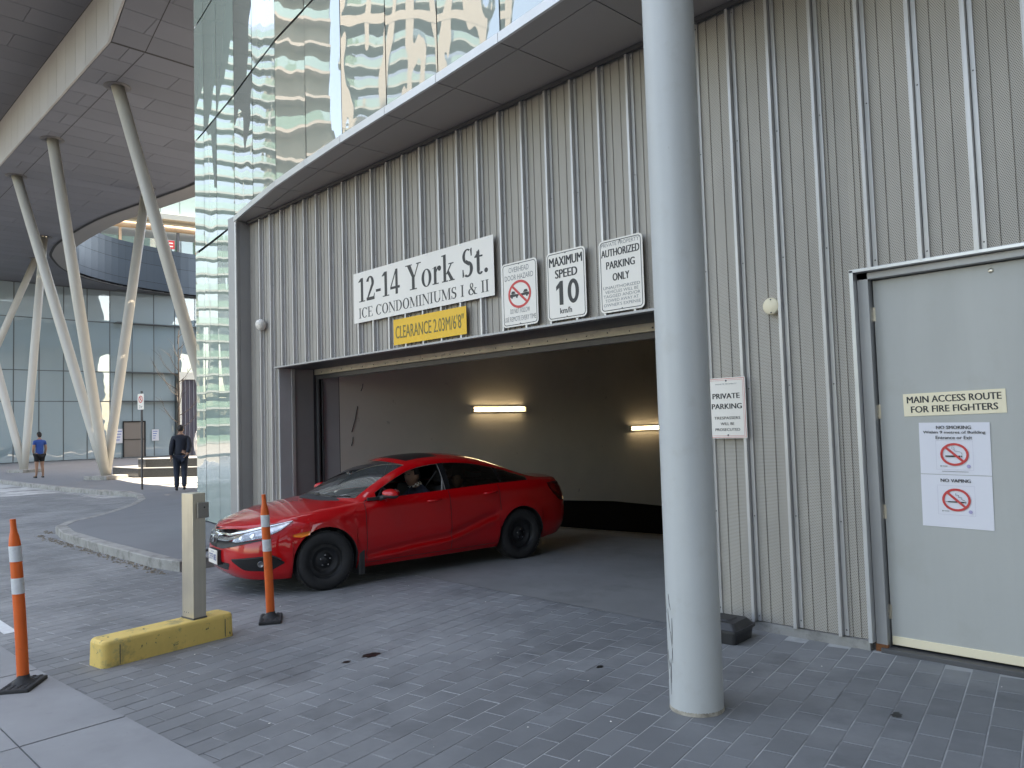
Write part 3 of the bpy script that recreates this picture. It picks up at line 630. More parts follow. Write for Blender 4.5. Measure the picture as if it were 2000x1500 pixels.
def soffit_grid(x0, x1, y0, y1, z, mat, hole=None, name='soffit_panel', lim=None):
    out = []; g = .014; X = x0; c = 0
    while X < x1-.01:
        ph = 9.1 if c % 2 == 0 else 10.85
        y0_ = y0 if X < -22.3 or hole is None else y0-.17*(X+22.1)
        ys = [y0_]+[ph+3.5*k for k in range(-12, 14) if y0_+.05 < ph+3.5*k < y1-.05]+[y1]
        for a, b in zip(ys[:-1], ys[1:]):
            m = MB()
            if hole:
                n = [in_poly(px, py, hole) for px in (X, X+1) for py in np.linspace(a, b, 6)]
                if all(n): continue
                if any(n):
                    q = .25
                    for i in range(4):
                        yy = a
                        while yy < b-.01:
                            ye = min(b, yy+q)
                            if not in_poly(X+(i+.5)*q, (yy+ye)/2, hole): m.box(X+i*q+(g/2 if i == 0 else 0), X+(i+1)*q-(g/2 if i == 3 else 0), yy+(g/2 if yy == a else 0), ye-(g/2 if ye == b else 0), z, z+.03)
                            yy = ye
                elif a == y0_ and X >= -22.3: m.prism([(X+g/2, a+g/2), (X+1-g/2, a-.17+g/2), (X+1-g/2, b-g/2), (X+g/2, b-g/2)], z, z+.03)
                else: m.box(X+g/2, X+1-g/2, a+g/2, b-g/2, z, z+.03)
            else: m.box(X+g/2, X+1-g/2, a+g/2, b-g/2, z, z+.03)
            if m.v: out.append((X+.5, (a+b)/2, m))
        X += 1; c += 1
    def vis(e):
        px, py, d = proj((e[0], e[1], z)); return d > 0 and -80 < px < 470 and -80 < py < 560
    out.sort(key=lambda e: e[0]**2+e[1]**2)
    v = [e for e in out if vis(e)]; one = v[:lim or 300]; ids = {id(e) for e in one}
    for e in one: cpart(e[2], name, mat)
    rest = MB()
    for e in out:
        if id(e) not in ids: rest.add(e[2].v, e[2].f)
    if rest.v: tag(cpart(rest, name+'_field', mat), kind='stuff')
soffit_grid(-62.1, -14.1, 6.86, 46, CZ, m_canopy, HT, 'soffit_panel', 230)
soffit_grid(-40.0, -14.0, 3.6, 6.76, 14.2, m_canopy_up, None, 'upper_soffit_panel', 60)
# slabs above the panels
m = MB()
q = 1.0; X = -62.1
while X < -14.2:
    Y = 6.86
    while Y < 46:
        if not any(in_poly(X+a, Y+b, HO) for a in (-.1, .5, 1.1) for b in (-.1, .5, 1.1)): m.box(X, X+1, Y, Y+1, CZ+.035, CZ+1.6)
        Y += 1
    X += 1
cpart(m, 'canopy_slab', m_black)
m = MB(); m.box(-40, -14.0, 3.6, 6.84, 14.235, 15.2); cpart(m, 'upper_slab', m_black)
# bright stepped fascia between the two levels
X = -62.1
while X < -14.2:
    ya, yb = [6.81 if q < -22.3 else 6.81-.17*(q+22.1) for q in (X, X+1)]
    m = MB(); m.prism([(X+.008, ya-.03), (X+.992, yb-.03), (X+.992, yb+.03), (X+.008, ya+.03)], CZ-.02, 14.19); cpart(m, 'fascia_panel', m_fascia); X += 1
m = MB(); m.box(-22.16, -22.08, 6.85, 40, CZ-.004, CZ+.001); m.box(-60, -22.2, 7.74, 7.765, CZ-.004, CZ+.001); m.prism([(-22.1, 7.74), (-14.3, 6.5), (-14.3, 6.525), (-22.1, 7.765)], CZ-.004, CZ+.001); cpart(m, 'wide_joint', m_black)
# trim ring and drum wall of the round opening
m = MB()
V = [(p.x, p.y, CZ-.035) for p in HO]+[(p.x, p.y, CZ-.03) for p in HI]+[(p.x, p.y, CZ-.05) for p in HO]
for i in range(kk):
    j = (i+1) % kk; m.add([V[i], V[j], V[kk+j], V[kk+i]], [(0, 1, 2, 3)], True)
cpart(m, 'opening_trim', pbr('opening_trim_metal', (.24, .235, .23), .5, .1))
m = MB()
for i in range(kk):
    j = (i+1) % kk; a, b = HO[i], HO[j]; d = (b-a).normalized(); n = Vector((-d.y, d.x, 0))
    if n.dot(cen-a) < 0: n = -n
    m.add([(a.x, a.y, CZ-.03), (b.x, b.y, CZ-.03), (b.x-n.x*.14, b.y-n.y*.14, CZ-.028), (a.x-n.x*.14, a.y-n.y*.14, CZ-.028)], [(0, 1, 2, 3)])
cpart(m, 'shadow_gap', m_black)
lev = [(CZ+.10, CZ+.62), (CZ+.64, CZ+1.95), (CZ+1.97, CZ+2.95), (CZ+2.97, CZ+3.3)]
for i in range(0, kk, 3):
    p = [HI[(i+t) % kk] for t in range(4)]
    for z0, z1 in lev:
        if p[1].x > -48 and p[1].y < 19: 
            if z0 > CZ+.2: continue
            z1 = CZ+.3; z0 = CZ-.02
        m = MB()
        for a, b in zip(p[:-1], p[1:]):
            a2 = a.lerp(b, .008); m.add([(a2.x, a2.y, z0), (b.x, b.y, z0), (b.x, b.y, z1), (a2.x, a2.y, z1)], [(0, 1, 2, 3)], True)
        cpart(m, 'drum_panel', m_ring)
m = MB()
for i in range(kk):
    j = (i+1) % kk; c0 = HI[i]+(HI[i]-cen).normalized()*.04; c1 = HI[j]+(HI[j]-cen).normalized()*.04
    zt = CZ+.3 if (c0.x > -48 and c0.y < 19) else CZ+3.3
    m.add([(c0.x, c0.y, CZ+.1), (c1.x, c1.y, CZ+.1), (c1.x, c1.y, zt), (c0.x, c0.y, zt)], [(0, 1, 2, 3)])
cpart(m, 'drum_backing', m_black)

# slanted columns: every group stands on one plinth
def vcol(base, top, label, r=.19):
    b = Vector((base[0], base[1], .24)); t = Vector((top[0], top[1], CZ+.03)); d = (t-b).normalized()
    root = empty('slanted_column', b, 0, label, 'column', 'slanted columns carrying the canopy')
    m = MB(); m.tube([Vector((0, 0, 0))-d*.1, (t-b)*.12, (t-b)*.5, (t-b)], [r*.80, r*.92, r, r], 24); m.build('shaft', m_vcol, root)
    m = MB(); m.lathe([(r*1.15, -.045), (r*2.05, -.045), (r*2.05, -.012)], 24, Matrix.Translation(t-b)); m.build('socket_plate', m_frame_dk, root)
    return root
V1, V2, V3 = (-30.8, 9.35), (-24.6, 11.2), (-42.5, 9.3)
vcol(V1, (-36.2, 7.6), 'slanted column leaning far left from the plinth between the two pedestrians')
vcol(V1, (-30.9, 7.6), 'middle slanted column rising left from the plinth between the two pedestrians')
vcol(V1, (-34.6, 12.15), 'slanted column leaning right and away from the plinth between the two pedestrians')
vcol(V2, (-24.9, 7.9), 'nearest slanted column, running down behind the corner of the glass wall')
vcol(V3, (-46.3, 11.0), 'steep slanted column standing just behind the pedestrian in the blue shirt')
vcol(V3, (-48.5, 7.7), 'slanted column cut by the left edge of the photo, next to the blue shirted pedestrian')
vcol((-56.5, 8.2), (-52.2, 12.0), 'thin looking farthest slanted column against the lobby glass at the far left')
def plinth(x, y, label):
    m = MB(); m.bbox(-.62, .62, -.45, .45, .12, .27, .012); tag(m.build('column_plinth', m_kerb, None, (x, y, 0), R(20)), label, 'plinth', 'plinths under the slanted columns')
plinth(*V1, 'low pale plinth under the three columns in the middle of the plaza'); plinth(*V3, 'low plinth left of the pedestrian in the blue shirt')
plinth(*V2, 'low plinth hidden behind the corner of the glass wall')

# ================================================================== LOBBY GLASS WALL (far left)
lob = empty('lobby_glass_wall', (-60.6, 15, 0), 0, 'tall blue-grey glass lobby wall behind the plaza', 'building'); li = Matrix.Translation((60.6, -15, 0))
def lpart(mb, name, mat, parent=None):
    mb.v = [li @ Vector(p) for p in mb.v]; return mb.build(name, mat, parent or lob)
m_lob = glass_mat('lobby_glass', (.55, .62, .65), base_refl=.16, diffuse=(.40, .52, .56), dfac=.80, wave=.02, wscale=.5, wscale_z=.5)
zr = [.15, 4.30, 6.45, 10.1, 12.48]
ys = [5.0+1.52*i for i in range(18)]
def wx(y): return -60.3-.35*math.sin((y-5)/14*PI/2) if y < 19 else -60.65+.08*(y-19)
for a, b in zip(ys[:-1], ys[1:]):
    for z0, z1 in zip(zr[:-1], zr[1:]):
        if 19.6 < a < 27.5 and z0 < 4.4 and a > 22.5: continue
        m = MB(); m.add([(wx(a), a+.03, z0+.03), (wx(b), b-.03, z0+.03), (wx(b), b-.03, z1-.03), (wx(a), a+.03, z1-.03)], [(0, 1, 2, 3)]); lpart(m, 'glass_pane', m_lob)
    m = MB(); m.box(wx(a)-.06, wx(a)+.02, a-.03, a+.03, .13, 12.48); lpart(m, 'mullion', m_mullion)
for z in zr: m = MB(); m.box(-60.9, wx(19)+.03, 5, 19, z-.035, z+.035); m.box(-60.7, -60.0, 19, 31, z-.035, z+.035); lpart(m, 'transom', m_mullion)
m = MB(); m.box(-70, -69.5, 2, 40, .1, 12.5); m.box(-69.5, -61, 2, 40, .05, .12); lpart(m, 'lobby_back_wall', pbr('lobby_wall', (.32, .34, .34), .8, var=.3, vscale=.25))
m = MB(); m.box(-69.5, -61, 2, 40, 12.55, 12.6); lpart(m, 'lobby_ceiling', pbr('lobby_ceiling', (.2, .21, .22), .8))
# door, ribbed dark cladding
m = MB(); m.box(wx(20)-.02, wx(20)+.10, 19.55, 21.05, .13, 2.75); d_ = lpart(m, 'lobby_door', pbr('bronze_door', (.20, .17, .16), .35, .2))
m = MB()
for (a, b, c, d) in ((19.50, 19.58, .13, 2.8), (21.02, 21.10, .13, 2.8), (19.5, 21.1, 2.74, 2.84), (19.5, 21.1, 1.45, 1.50)): m.box(wx(20)+.08, wx(20)+.16, a, b, c, d)
lpart(m, 'door_frame', m_black, None)
m = MB(); m.bbox(-60.1, -59.7, 23.4, 30, .13, 6.1, .02); lpart(m, 'ribbed_cladding', pbr('plum_cladding', (.13, .115, .14), .6))
for i in range(18): m = MB(); m.box(-59.7, -59.6, 23.7+i*.33, 23.76+i*.33, .13, 5.9); lpart(m, 'cladding_rib', pbr('pale_rib', (.3, .29, .32), .5) if i == 0 else MATS['pale_rib'])
m = MB(); m.box(-59.72, -59.5, 23.25, 30, 5.95, 6.5); m.box(-59.72, -59.5, 23.25, 23.42, .13, 5.95); lpart(m, 'white_surround', m_lightmetal)
# posters on the glass
for (y, z, w, h, lab) in ((19.25, 1.75, .62, 1.05, 'taller white notice taped inside the lobby glass, left of the bronze door'), (21.75, 1.75, .5, .85, 'smaller white notice taped to the lobby glass, right of the bronze door')):
    m = MB(); m.box(0, .01, -w/2, w/2, -h/2, h/2); o = m.build('notice_sheet', m_paper, None, (wx(y)+.14, y, z)); tag(o, lab, 'notice')
    m = MB()
    for i in range(4): m.box(.0105, .012, -w*.35, w*.3-.05*i, h*(.3-.2*i), h*(.34-.2*i)+.02)
    m.build('print_lines', pbr('blue_print', (.12, .18, .5), .6) if 'blue_print' not in MATS else MATS['blue_print'], o)
# planter: two tiers of dark granite
m = MB(); m.prism([(-33.6, 10.45), (-30.55, 10.40), (-24.5, 15.3), (-24.5, 19), (-33.6, 19)], .126, .45); pl = tag(m.build('granite_planter', m_granite), 'low dark polished granite planter of two tiers on the plaza', 'planter')
m = MB(); m.prism([(-33.62, 10.43), (-30.54, 10.38), (-24.4, 15.3), (-24.4, 19), (-33.62, 19)], .45, .475); m.build('granite_ledge', pbr('granite_top', (.32, .32, .33), .35), pl)
m = MB(); m.prism([(-31.9, 10.85), (-30.9, 10.78), (-24.7, 15.6), (-24.7, 20), (-31.9, 20)], .126, .78); m.build('upper_tier', m_granite, pl)
m = MB(); m.prism([(-31.92, 10.83), (-30.9, 10.76), (-24.68, 15.6), (-24.68, 20), (-31.92, 20)], .78, .80); m.build('upper_ledge', MATS['granite_top'], pl)
# bare tree
rt_ = random.Random(21)
tree = empty('bare_tree', (-31.75, 12.35, .8), 0, 'thin bare young tree growing from the granite planter', 'tree')
m_bark = pbr('bark', (.07, .06, .055), .85, bump=.004, bscale=30)
m = MB(); m.tube([(0, 0, 0), (.03, .02, 1.4), (-.02, .05, 2.8), (.05, 0, 4.2), (.02, .05, 5.2)], [.055, .045, .035, .02, .006], 8); m.build('trunk', m_bark, tree)
for i in range(15):
    z = 1.1+i*.27; a = rt_.uniform(0, 2*PI); L_ = rt_.uniform(.5, 1.15)*(1.15-i*.035); m = MB()
    dx, dy = math.cos(a), math.sin(a); pts = [(0, 0, z), (dx*L_*.4, dy*L_*.4, z+L_*.25), (dx*L_*.8, dy*L_*.8, z+L_*.7), (dx*L_, dy*L_, z+L_*1.15)]
    m.tube(pts, [.018, .012, .008, .003], 5)
    for t in range(4):
        b = rt_.uniform(-1.2, 1.2); s = Vector(pts[1]).lerp(Vector(pts[3]), rt_.random()); e = s+Vector((math.cos(a+b), math.sin(a+b), .9))*rt_.uniform(.2, .45)
        m.tube([s, s.lerp(e, .5)+Vector((.02, 0, .02)), e], [.006, .004, .002], 4)
    m.build('branch', m_bark, tree)
# pale rock beside it
bm = bmesh.new(); bmesh.ops.create_icosphere(bm, subdivisions=4, radius=1)
for v in bm.verts:
    from mathutils import noise as nz
    d = 1+.28*nz.noise(v.co*2.1)+.12*nz.noise(v.co*6); v.co = Vector((v.co.x*.36*d, v.co.y*.36*d, (v.co.z*1.05*d)+.95))*1.0
me = bpy.data.meshes.new('rock'); bm.to_mesh(me); bm.free(); me.materials.append(pbr('pale_rock', (.5, .5, .5), .8, var=.4, vscale=4, bump=.02, bscale=9)); o = link('standing_rock', me, None, (-30.9, 12.85, .8)); o.scale = (.5, .5, .55); tag(o, 'rough pale standing rock at the edge of the glass corner, on the granite planter', 'rock')
# no-parking sign post
sp = empty('parking_sign_post', (-23.5, 8.1, .126), 0, 'thin steel post with a small white no-parking sign on the plaza edge', 'sign')
m = MB(); m.box(-.028, .028, -.02, .02, 0, 2.86); m.build('post', m_frame_dk, sp)
Ms = Matrix.Rotation(R(13), 4, 'Z')
m = MB(); m.prism(rounded(-.15, .15, 2.32, 2.78, .03), 0, .004, Ms @ XZ(-.03)); sg = m.build('sign_plate', m_signw, sp)
m = MB(); no_ring(m, 0, 2.62, .105, .105, .025, -.037); put_text(m, 'P', -.04, .04, 2.56, 2.68, -.036); m.v = [Ms @ Vector(p) for p in m.v]; m.build('no_parking_symbol', m_red, sg)
m = MB(); put_text(m, '2 hr', -.08, .08, 2.36, 2.45, -.036); m.v = [Ms @ Vector(p) for p in m.v]; m.build('lettering', m_ink, sg)

# ================================================================== BUILDINGS AROUND
m_mint = glass_mat('balcony_glass', (.5, .6, .56), base_refl=.12, diffuse=(.20, .33, .28), dfac=.9)
m_slabw = pbr('white_slab_edge', (.30, .34, .34), .6)
m_clad = pbr('cream_cladding', (.33, .305, .28), .6)
m_winblue = glass_mat('tower_glass', (.2, .25, .28), base_refl=.3, diffuse=(.16, .22, .24), dfac=.9)
m_pale = pbr('pale_blue_panel', (.22, .31, .46), .25, .3, obj_rand=.12)
def tower(name, label, x, y, rz, w, d, floors, fh, style, z0=0):
    t = empty(name, (x, y, z0), rz, label, 'building')
    m = MB(); m.box(-d, -.9, -w/2, w/2, 0, floors*fh); m.build('core', m_winblue if style != 'brick' else pbr('sepia_cladding', (.26, .23, .17), .6, var=.15, vscale=.2), t)
    sl = MB(); sl.box(-d-.1, .45, -w/2-.4, w/2+.4, 0, .34); me = sl.mesh('balcony_slab', m_slabw if style != 'brick' else m_clad)
    gl = MB(); gl.box(.36, .42, -w/2, w/2, .36, 1.42); gl.box(-.9, .36, -w/2-.3, -w/2-.26, .36, 1.42); gl.box(-.9, .36, w/2+.26, w/2+.3, .36, 1.42); mg = gl.mesh('balcony_rail', m_mint)
    for f in range(floors):
        link('balcony_slab', me, t, (0, 0, f*fh))
        if style != 'brick' or f % 2: link('balcony_rail', mg, t, (0, 0, f*fh))
    if style == 'frame':
        fr = MB()
        for yy in (-w/2+1, -w/6, w/6, w/2-1): fr.box(.46, .9, yy-.9, yy+.9, 0, floors*fh)
        for f in range(0, floors, 5): fr.box(.46, .92, -w/2, w/2, f*fh, f*fh+1.5)
        fr.build('cream_frame', m_clad, t)
    if style == 'mint':
        fr = MB()
        for yy in np.linspace(-w/2, w/2, 6): fr.box(.40, .5, yy-.06, yy+.06, 0, floors*fh)
        fr.build('divider_fins', m_slabw, t)
    return t
def at_az(deg, dist): return -math.cos(R(deg))*dist, -math.sin(R(deg))*dist
x, y = at_az(7.6, 140); tower('glass_balcony_tower', 'mint glass balcony tower mirrored in the tall panes left of the garage', x-5, y+6, R(5), 40, 20, 26, 3.0, 'mint')
x, y = at_az(17.5, 78); tower('sepia_tower', 'brownish tower mirrored in the middle panes above the garage', x-5, y+6, R(18), 11, 18, 30, 3.1, 'brick')
x, y = at_az(28.5, 108); tower('cream_framed_tower', 'cream framed tower with mint balconies mirrored in the panes above the garage', x-5, y+6, R(30), 20, 18, 34, 3.1, 'frame')
x, y = at_az(62, 90); tower('street_tower', 'pale balcony tower across the street behind the viewer', x, y, R(66), 30, 18, 12, 3.0, 'mint')
sht = tower('sun_blocker_tower', 'unseen tall tower added beyond the lobby to shade the left part of the plaza', -39.5, 48, R(-90), 34, 16, 36, 3.0, 'mint')  # unseen tower added to keep the sun off the left plaza
sdt = empty('sky_blocker_block', (13, -16, 0), 0, 'unseen dark block added to the right of the viewer to cut the sky light', 'building'); m = MB(); m.box(0, 16, -20, 18.5, 0, 42); m.build('wall', pbr('dark_blocker_wall', (.16, .16, .165), .7, var=.1, vscale=.2), sdt)  # unseen block added to cut sky light and darken the column's right side
for f_ in range(12): m = MB(); m.box(-.04, .0, -19, 17.5, 2+f_*3.3, 3.9+f_*3.3); m.build('window_band', m_winblue, sdt)
# building seen through the round opening
ob = empty('building_beyond_opening', (-104, 40, 0), R(-11), 'pale glass building with a scaffold beam seen through the round canopy opening', 'building')
for i in range(14):
    for z0, z1 in ((31.2, 36.5), (36.6, 42), (42.1, 48)):
        m = MB(); m.add([(0, -16+i*2.4+.06, z0), (0, -16+i*2.4+2.34, z0), (0, -16+i*2.4+2.34, z1), (0, -16+i*2.4+.06, z1)], [(0, 1, 2, 3)]); m.build('facade_pane', MATS.get('mint_panel') or pbr('mint_panel', (.34, .46, .44), .3, obj_rand=.05), ob) if z0 < 32 else m.build('facade_pane', m_pale, ob)
m = MB(); m.box(-14, -.05, -17, 18, 0, 48.2); m.build('core', m_slabw, ob)
m = MB(); m.bbox(.05, 1.6, -17, 18, 30.2, 31.0, .05); m.build('slab_edge', m_slabw, ob)
m = MB(); m.tube([(1.9, -17, 28.9), (1.9, 18, 28.9)], .42, 10); m.build('scaffold_beam', pbr('orange_beam', (.50, .34, .22), .6, var=.2, vscale=1), ob)
for i in range(15):
    m = MB(); m.box(1.5, 1.9, -16+i*2.3, -15.7+i*2.3, 25, 28.6); m.build('scaffold_post', m_frame_dk if i % 2 else MATS['orange_beam'], ob)
for i in range(14): m = MB(); m.box(.9, 1.0, -16+i*2.4, -13.75+i*2.4, 22, 27.6); m.build('balcony_glass', m_mint, ob)
m = MB(); m.box(2.0, 2.1, -1.75, -.25, 26.2, 27.3); sg = tag(m.build('red_site_sign', m_red, None, None), 'small red sign on the scaffold seen through the canopy opening', 'sign'); sg.location = (-104, 40, 0); sg.rotation_euler = (0, 0, R(-11))
m = MB()
for z in (26.42, 26.85): m.box(2.11, 2.13, -1.55, -.45, z, z+.17)
m.build('white_lines', m_signw, sg)
# ================================================================== SIGNS ON THE CLADDING
SY = FY-.066
def sign_thing(name, label, x0, x1, z0, z1, mat=None, r=.02, th=.003, y=None, screws=True):
    y = SY if y is None else y
    m = MB(); plate(m, x0, x1, z0, z1, y, th, r); o = m.build(name, mat or m_signw); tag(o, label, 'sign')
    if screws:
        m = MB()
        for x, z in (((x0+x1)/2, z0+.025), ((x0+x1)/2, z1-.025)): m.lathe([(0, .0025), (.006, .002), (.008, 0)], 8, Matrix.Translation((x, y-th, z)) @ Matrix.Rotation(PI/2, 4, 'X'))
        m.build('screw', m_frame_dk, o)
    return o, y-th-.0012
# large address sign, slightly out of true
o, y = sign_thing('address_sign', 'wide white sign reading 12-14 York St. above the garage opening', -8.54, -5.86, 3.05, 3.705, r=.004, screws=False)
m = MB(); put_serif(m, '12-14 York St.', -8.44, -5.93, 3.315, 3.625, y); m.build('street_lettering', m_ink, o)
m = MB(); put_serif(m, 'ICE CONDOMINIUMS I & II', -8.43, -5.94, 3.105, 3.235, y); m.build('condominium_lettering', m_ink, o)
m = MB()
for x in (-8.35, -7.7, -7.0, -6.4, -5.95):
    for z in (3.07, 3.685): m.box(x-.022, x+.022, y-.002, y, z-.003, z+.003)
m.build('cable_tie', m_lightmetal, o)
o, y = sign_thing('clearance_sign', 'yellow clearance height sign below the white address sign', -7.68, -6.325, 2.685, 2.998, m_signy, r=.004, screws=False)
m = MB(); put_text(m, 'CLEARANCE 2.03M/6\'8"', -7.635, -6.37, 2.760, 2.920, y, bold=.0015); m.build('lettering', pbr('olive_ink', (.16, .13, .03), .5), o)
def street_sign(name, label, x0, x1, z0, z1):
    o, y = sign_thing(name, label, x0, x1, z0, z1, r=.045)
    m = MB(); border(m, x0+.016, x1-.016, z0+.016, z1-.016, y+.0004, .007, .035); m.build('black_border', m_ink, o)
    return o, y
o, y = street_sign('door_hazard_sign', 'white overhead door hazard sign with red prohibition ring, left of the speed sign', -5.745, -5.235, 2.68, 3.35)
m = MB(); put_text(m, 'OVERHEAD', -5.64, -5.35, 3.245, 3.30, y); put_text(m, 'DOOR HAZARD', -5.70, -5.29, 3.165, 3.22, y)
put_text(m, 'DO NOT FOLLOW', -5.63, -5.35, 2.815, 2.865, y); put_text(m, 'USE REMOTE EVERY TIME', -5.715, -5.265, 2.735, 2.785, y); m.build('lettering', m_inkgrey, o)
m = MB(); no_ring(m, -5.49, 3.01, .165, .145, .026, y-.0008); m.build('red_ring', m_red, o)
m = MB()
for s, cx in ((1, -5.565), (-1, -5.42)):
    c = lambda px, pz: Vector((cx+s*px*.5, y, 3.005+pz*.5))
    m.add([c(-.13, -.035), c(.11, -.03), c(.13, .01), c(-.05, .03), c(-.13, .02)], [(0, 1, 2, 3, 4)])
    m.add([c(-.10, .035), c(-.07, .085), c(.0, .085), (c(.04, .03))], [(0, 1, 2, 3)])
    for w in (-.07, .07): m.add([c(w+.026*math.cos(t*PI/4), -.04+.026*math.sin(t*PI/4))+Vector((0, -.0002, 0)) for t in range(8)], [tuple(range(8))])
m.build('car_pictogram', m_ink, o)
o, y = street_sign('speed_sign', 'white maximum speed 10 km/h sign in the middle of three', -5.105, -4.605, 2.675, 3.35)
m = MB(); put_text(m, 'MAXIMUM', -5.065, -4.645, 3.205, 3.295, y, bold=.004); put_text(m, 'SPEED', -4.99, -4.71, 3.085, 3.17, y, bold=.004)
m.v = m.v; m.add([Vector((a_, y, b_)) for a_, b_ in ((-4.945, 2.82), (-4.895, 2.82), (-4.895, 3.055), (-4.930, 3.055), (-4.985, 3.005), (-4.985, 2.965), (-4.945, 2.99))], [(0, 1, 2, 3, 4, 5, 6)])
for pl_ in _arc(-4.765, 2.9375, .072, .118, .028, .078, 0, 360, 36): m.add([Vector((a_, y, b_)) for a_, b_ in pl_], [(0, 1, 2, 3)])
pass
put_text(m, 'km/h', -4.94, -4.79, 2.735, 2.79, y, bold=.002); m.build('lettering', m_ink, o)
o, y = street_sign('authorized_parking_sign', 'white authorized parking only sign nearest the round column', -4.44, -3.945, 2.67, 3.345)
m = MB(); put_text(m, 'AUTHORIZED', -4.41, -3.98, 3.185, 3.255, y, bold=.003); put_text(m, 'PARKING', -4.355, -4.035, 3.07, 3.14, y, bold=.003); put_text(m, 'ONLY', -4.285, -4.10, 2.955, 3.025, y, bold=.003); m.build('lettering', m_ink, o)
m = MB(); put_text(m, 'PRIVATE PROPERTY', -4.41, -3.98, 3.28, 3.315, y)
for i, s in enumerate(('UNAUTHORIZED', 'VEHICLES WILL BE', 'TAGGED AND/OR', 'TOWED AWAY AT', 'OWNER\'S EXPENSE')): put_text(m, s, -4.40+.02*(i % 2), -3.985-.02*(i % 2), 2.885-i*.04, 2.913-i*.04, y)
m.build('small_lettering', m_inkgrey, o)
o, y = sign_thing('private_parking_sign', 'small white private parking sign with a thin red border beside the round column', -3.352, -3.018, 1.505, 1.995, r=.006, screws=True)
m = MB(); border(m, -3.345, -3.025, 1.512, 1.988, y+.0004, .0035, .004); border(m, -3.332, -3.038, 1.525, 1.975, y+.0004, .002, .003); m.build('red_border', m_red, o)
m = MB(); put_text(m, 'PRIVATE', -3.31, -3.07, 1.825, 1.868, y, bold=.0022); put_text(m, 'PARKING', -3.32, -3.055, 1.742, 1.785, y, bold=.0022)
for i, (s, w) in enumerate((('TRESPASSERS', .115), ('WILL BE', .06), ('PROSECUTED', .11))): put_text(m, s, -3.187-w, -3.187+w, 1.658-i*.047, 1.680-i*.047, y, bold=.0007)
m.build('lettering', m_ink, o)
m = MB(); put_text(m, 'PRIVATE PROPERTY', -3.28, -3.09, 1.938, 1.948, y); m.build('small_lettering', m_inkgrey, o)
# plates and papers on the steel door
DY = 5.733
o, y = sign_thing('fire_route_plate', 'cream plate reading main access route for fire fighters on the grey door', -.31, .31, -.078, .078, m_cream, r=.001, y=0, screws=False)
o.location = (-1.58, DY, 1.722); o.rotation_euler = (0, R(-.7), 0)
m = MB(); put_text(m, 'MAIN ACCESS ROUTE', -.285, .285, .012, .058, y, bold=.0018); put_text(m, 'FOR FIRE FIGHTERS', -.262, .262, -.055, -.010, y, bold=.0018); m.build('lettering', m_ink, o)
def paper(name, label, z0, z1):
    m = MB(); n = 8; V = []
    for i in range(n+1):
        for j in range(n+1):
            s, t = i/n, j/n; V.append((-.214+.428*s, -.0015-.0035*math.sin(3*s+2*t)**2*(abs(s-.5)*1.6), z0+(z1-z0)*t))
    m.add(V, [(i*(n+1)+j, (i+1)*(n+1)+j, (i+1)*(n+1)+j+1, i*(n+1)+j+1) for i in range(n) for j in range(n)], True)
    o = m.build(name, m_paper, None, (-1.59, DY, 1.24)); o.rotation_euler = (0, R(.9), 0); return tag(o, label, 'notice')
py_ = -.0065
o = paper('no_smoking_notice', 'white printed no smoking sheet, upper of the two on the grey door', .003, .352)
m = MB(); put_text(m, 'NO SMOKING', -.105, .105, .308, .330, py_, bold=.001); put_text(m, 'Within 9 metres of Building', -.188, .188, .272, .296, py_, bold=.0007); put_text(m, 'Entrance or Exit', -.11, .11, .240, .262, py_, bold=.0007); m.build('lettering', m_ink, o)
m = MB(); no_ring(m, .0, .138, .086, .076, .015, py_-.0008); m.build('red_ring', m_red, o)
m = MB(); m.box(-.055, .035, py_-.0004, py_, .120, .131); m.box(.040, .046, py_-.0004, py_, .120, .131); m.build('cigarette_print', m_ink, o)
m = MB(); m.tube([(.045, py_, .137), (.042, py_, .152), (.028, py_, .158), (.012, py_, .158), (.0, py_, .165), (.0, py_, .182), (-.014, py_, .19), (-.016, py_, .176), (-.002, py_, .172)], .0012, 4, False); m.build('smoke_print', m_inkgrey, o)
def small_print(o, zc):
    m = MB(); border(m, -.112, .112, zc-.098, zc+.098, py_+.0004, .0012, .001); m.build('thin_frame', pbr('thin_grey', (.55, .52, .6), .6) if 'thin_grey' not in MATS else MATS['thin_grey'], o)
    m = MB(); m.add([Vector((.082+.012*math.cos(t*PI/6), py_, zc-.072+.012*math.sin(t*PI/6))) for t in range(12)], [tuple(range(12))]); m.build('round_seal', pbr('lilac_print', (.45, .4, .62), .6) if 'lilac_print' not in MATS else MATS['lilac_print'], o)
    m = MB(); m.box(-.088, -.08, py_-.0003, py_, zc-.078, zc-.07); m.box(-.076, -.045, py_-.0003, py_, zc-.076, zc-.072); m.build('small_print', m_inkgrey, o)
small_print(o, .133)
m = MB(); m.box(-.08, .08, py_-.0003, py_, .022, .025); m.build('fine_print', m_inkgrey, o)
o = paper('no_vaping_notice', 'white printed no vaping sheet, lower of the two on the grey door', -.352, -.001)
m = MB(); put_text(m, 'NO VAPING', -.09, .09, -.048, -.026, py_, bold=.001); m.build('lettering', m_ink, o)
m = MB(); no_ring(m, .0, -.165, .086, .076, .015, py_-.0008); m.build('red_ring', m_red, o)
m = MB(); m.box(-.05, .05, py_-.0004, py_, -.183, -.175); m.box(-.065, -.05, py_-.0004, py_, -.1805, -.1775); m.box(.053, .058, py_-.0004, py_, -.185, -.173); m.build('vaporiser_print', m_ink, o)
m = MB(); m.tube([(.05, py_, -.168), (.03, py_, -.160), (.034, py_, -.150), (.012, py_, -.146), (.016, py_, -.134), (-.006, py_, -.132), (-.002, py_, -.122)], .002, 4, False); m.build('vapour_print', m_inkgrey, o)
small_print(o, -.168)
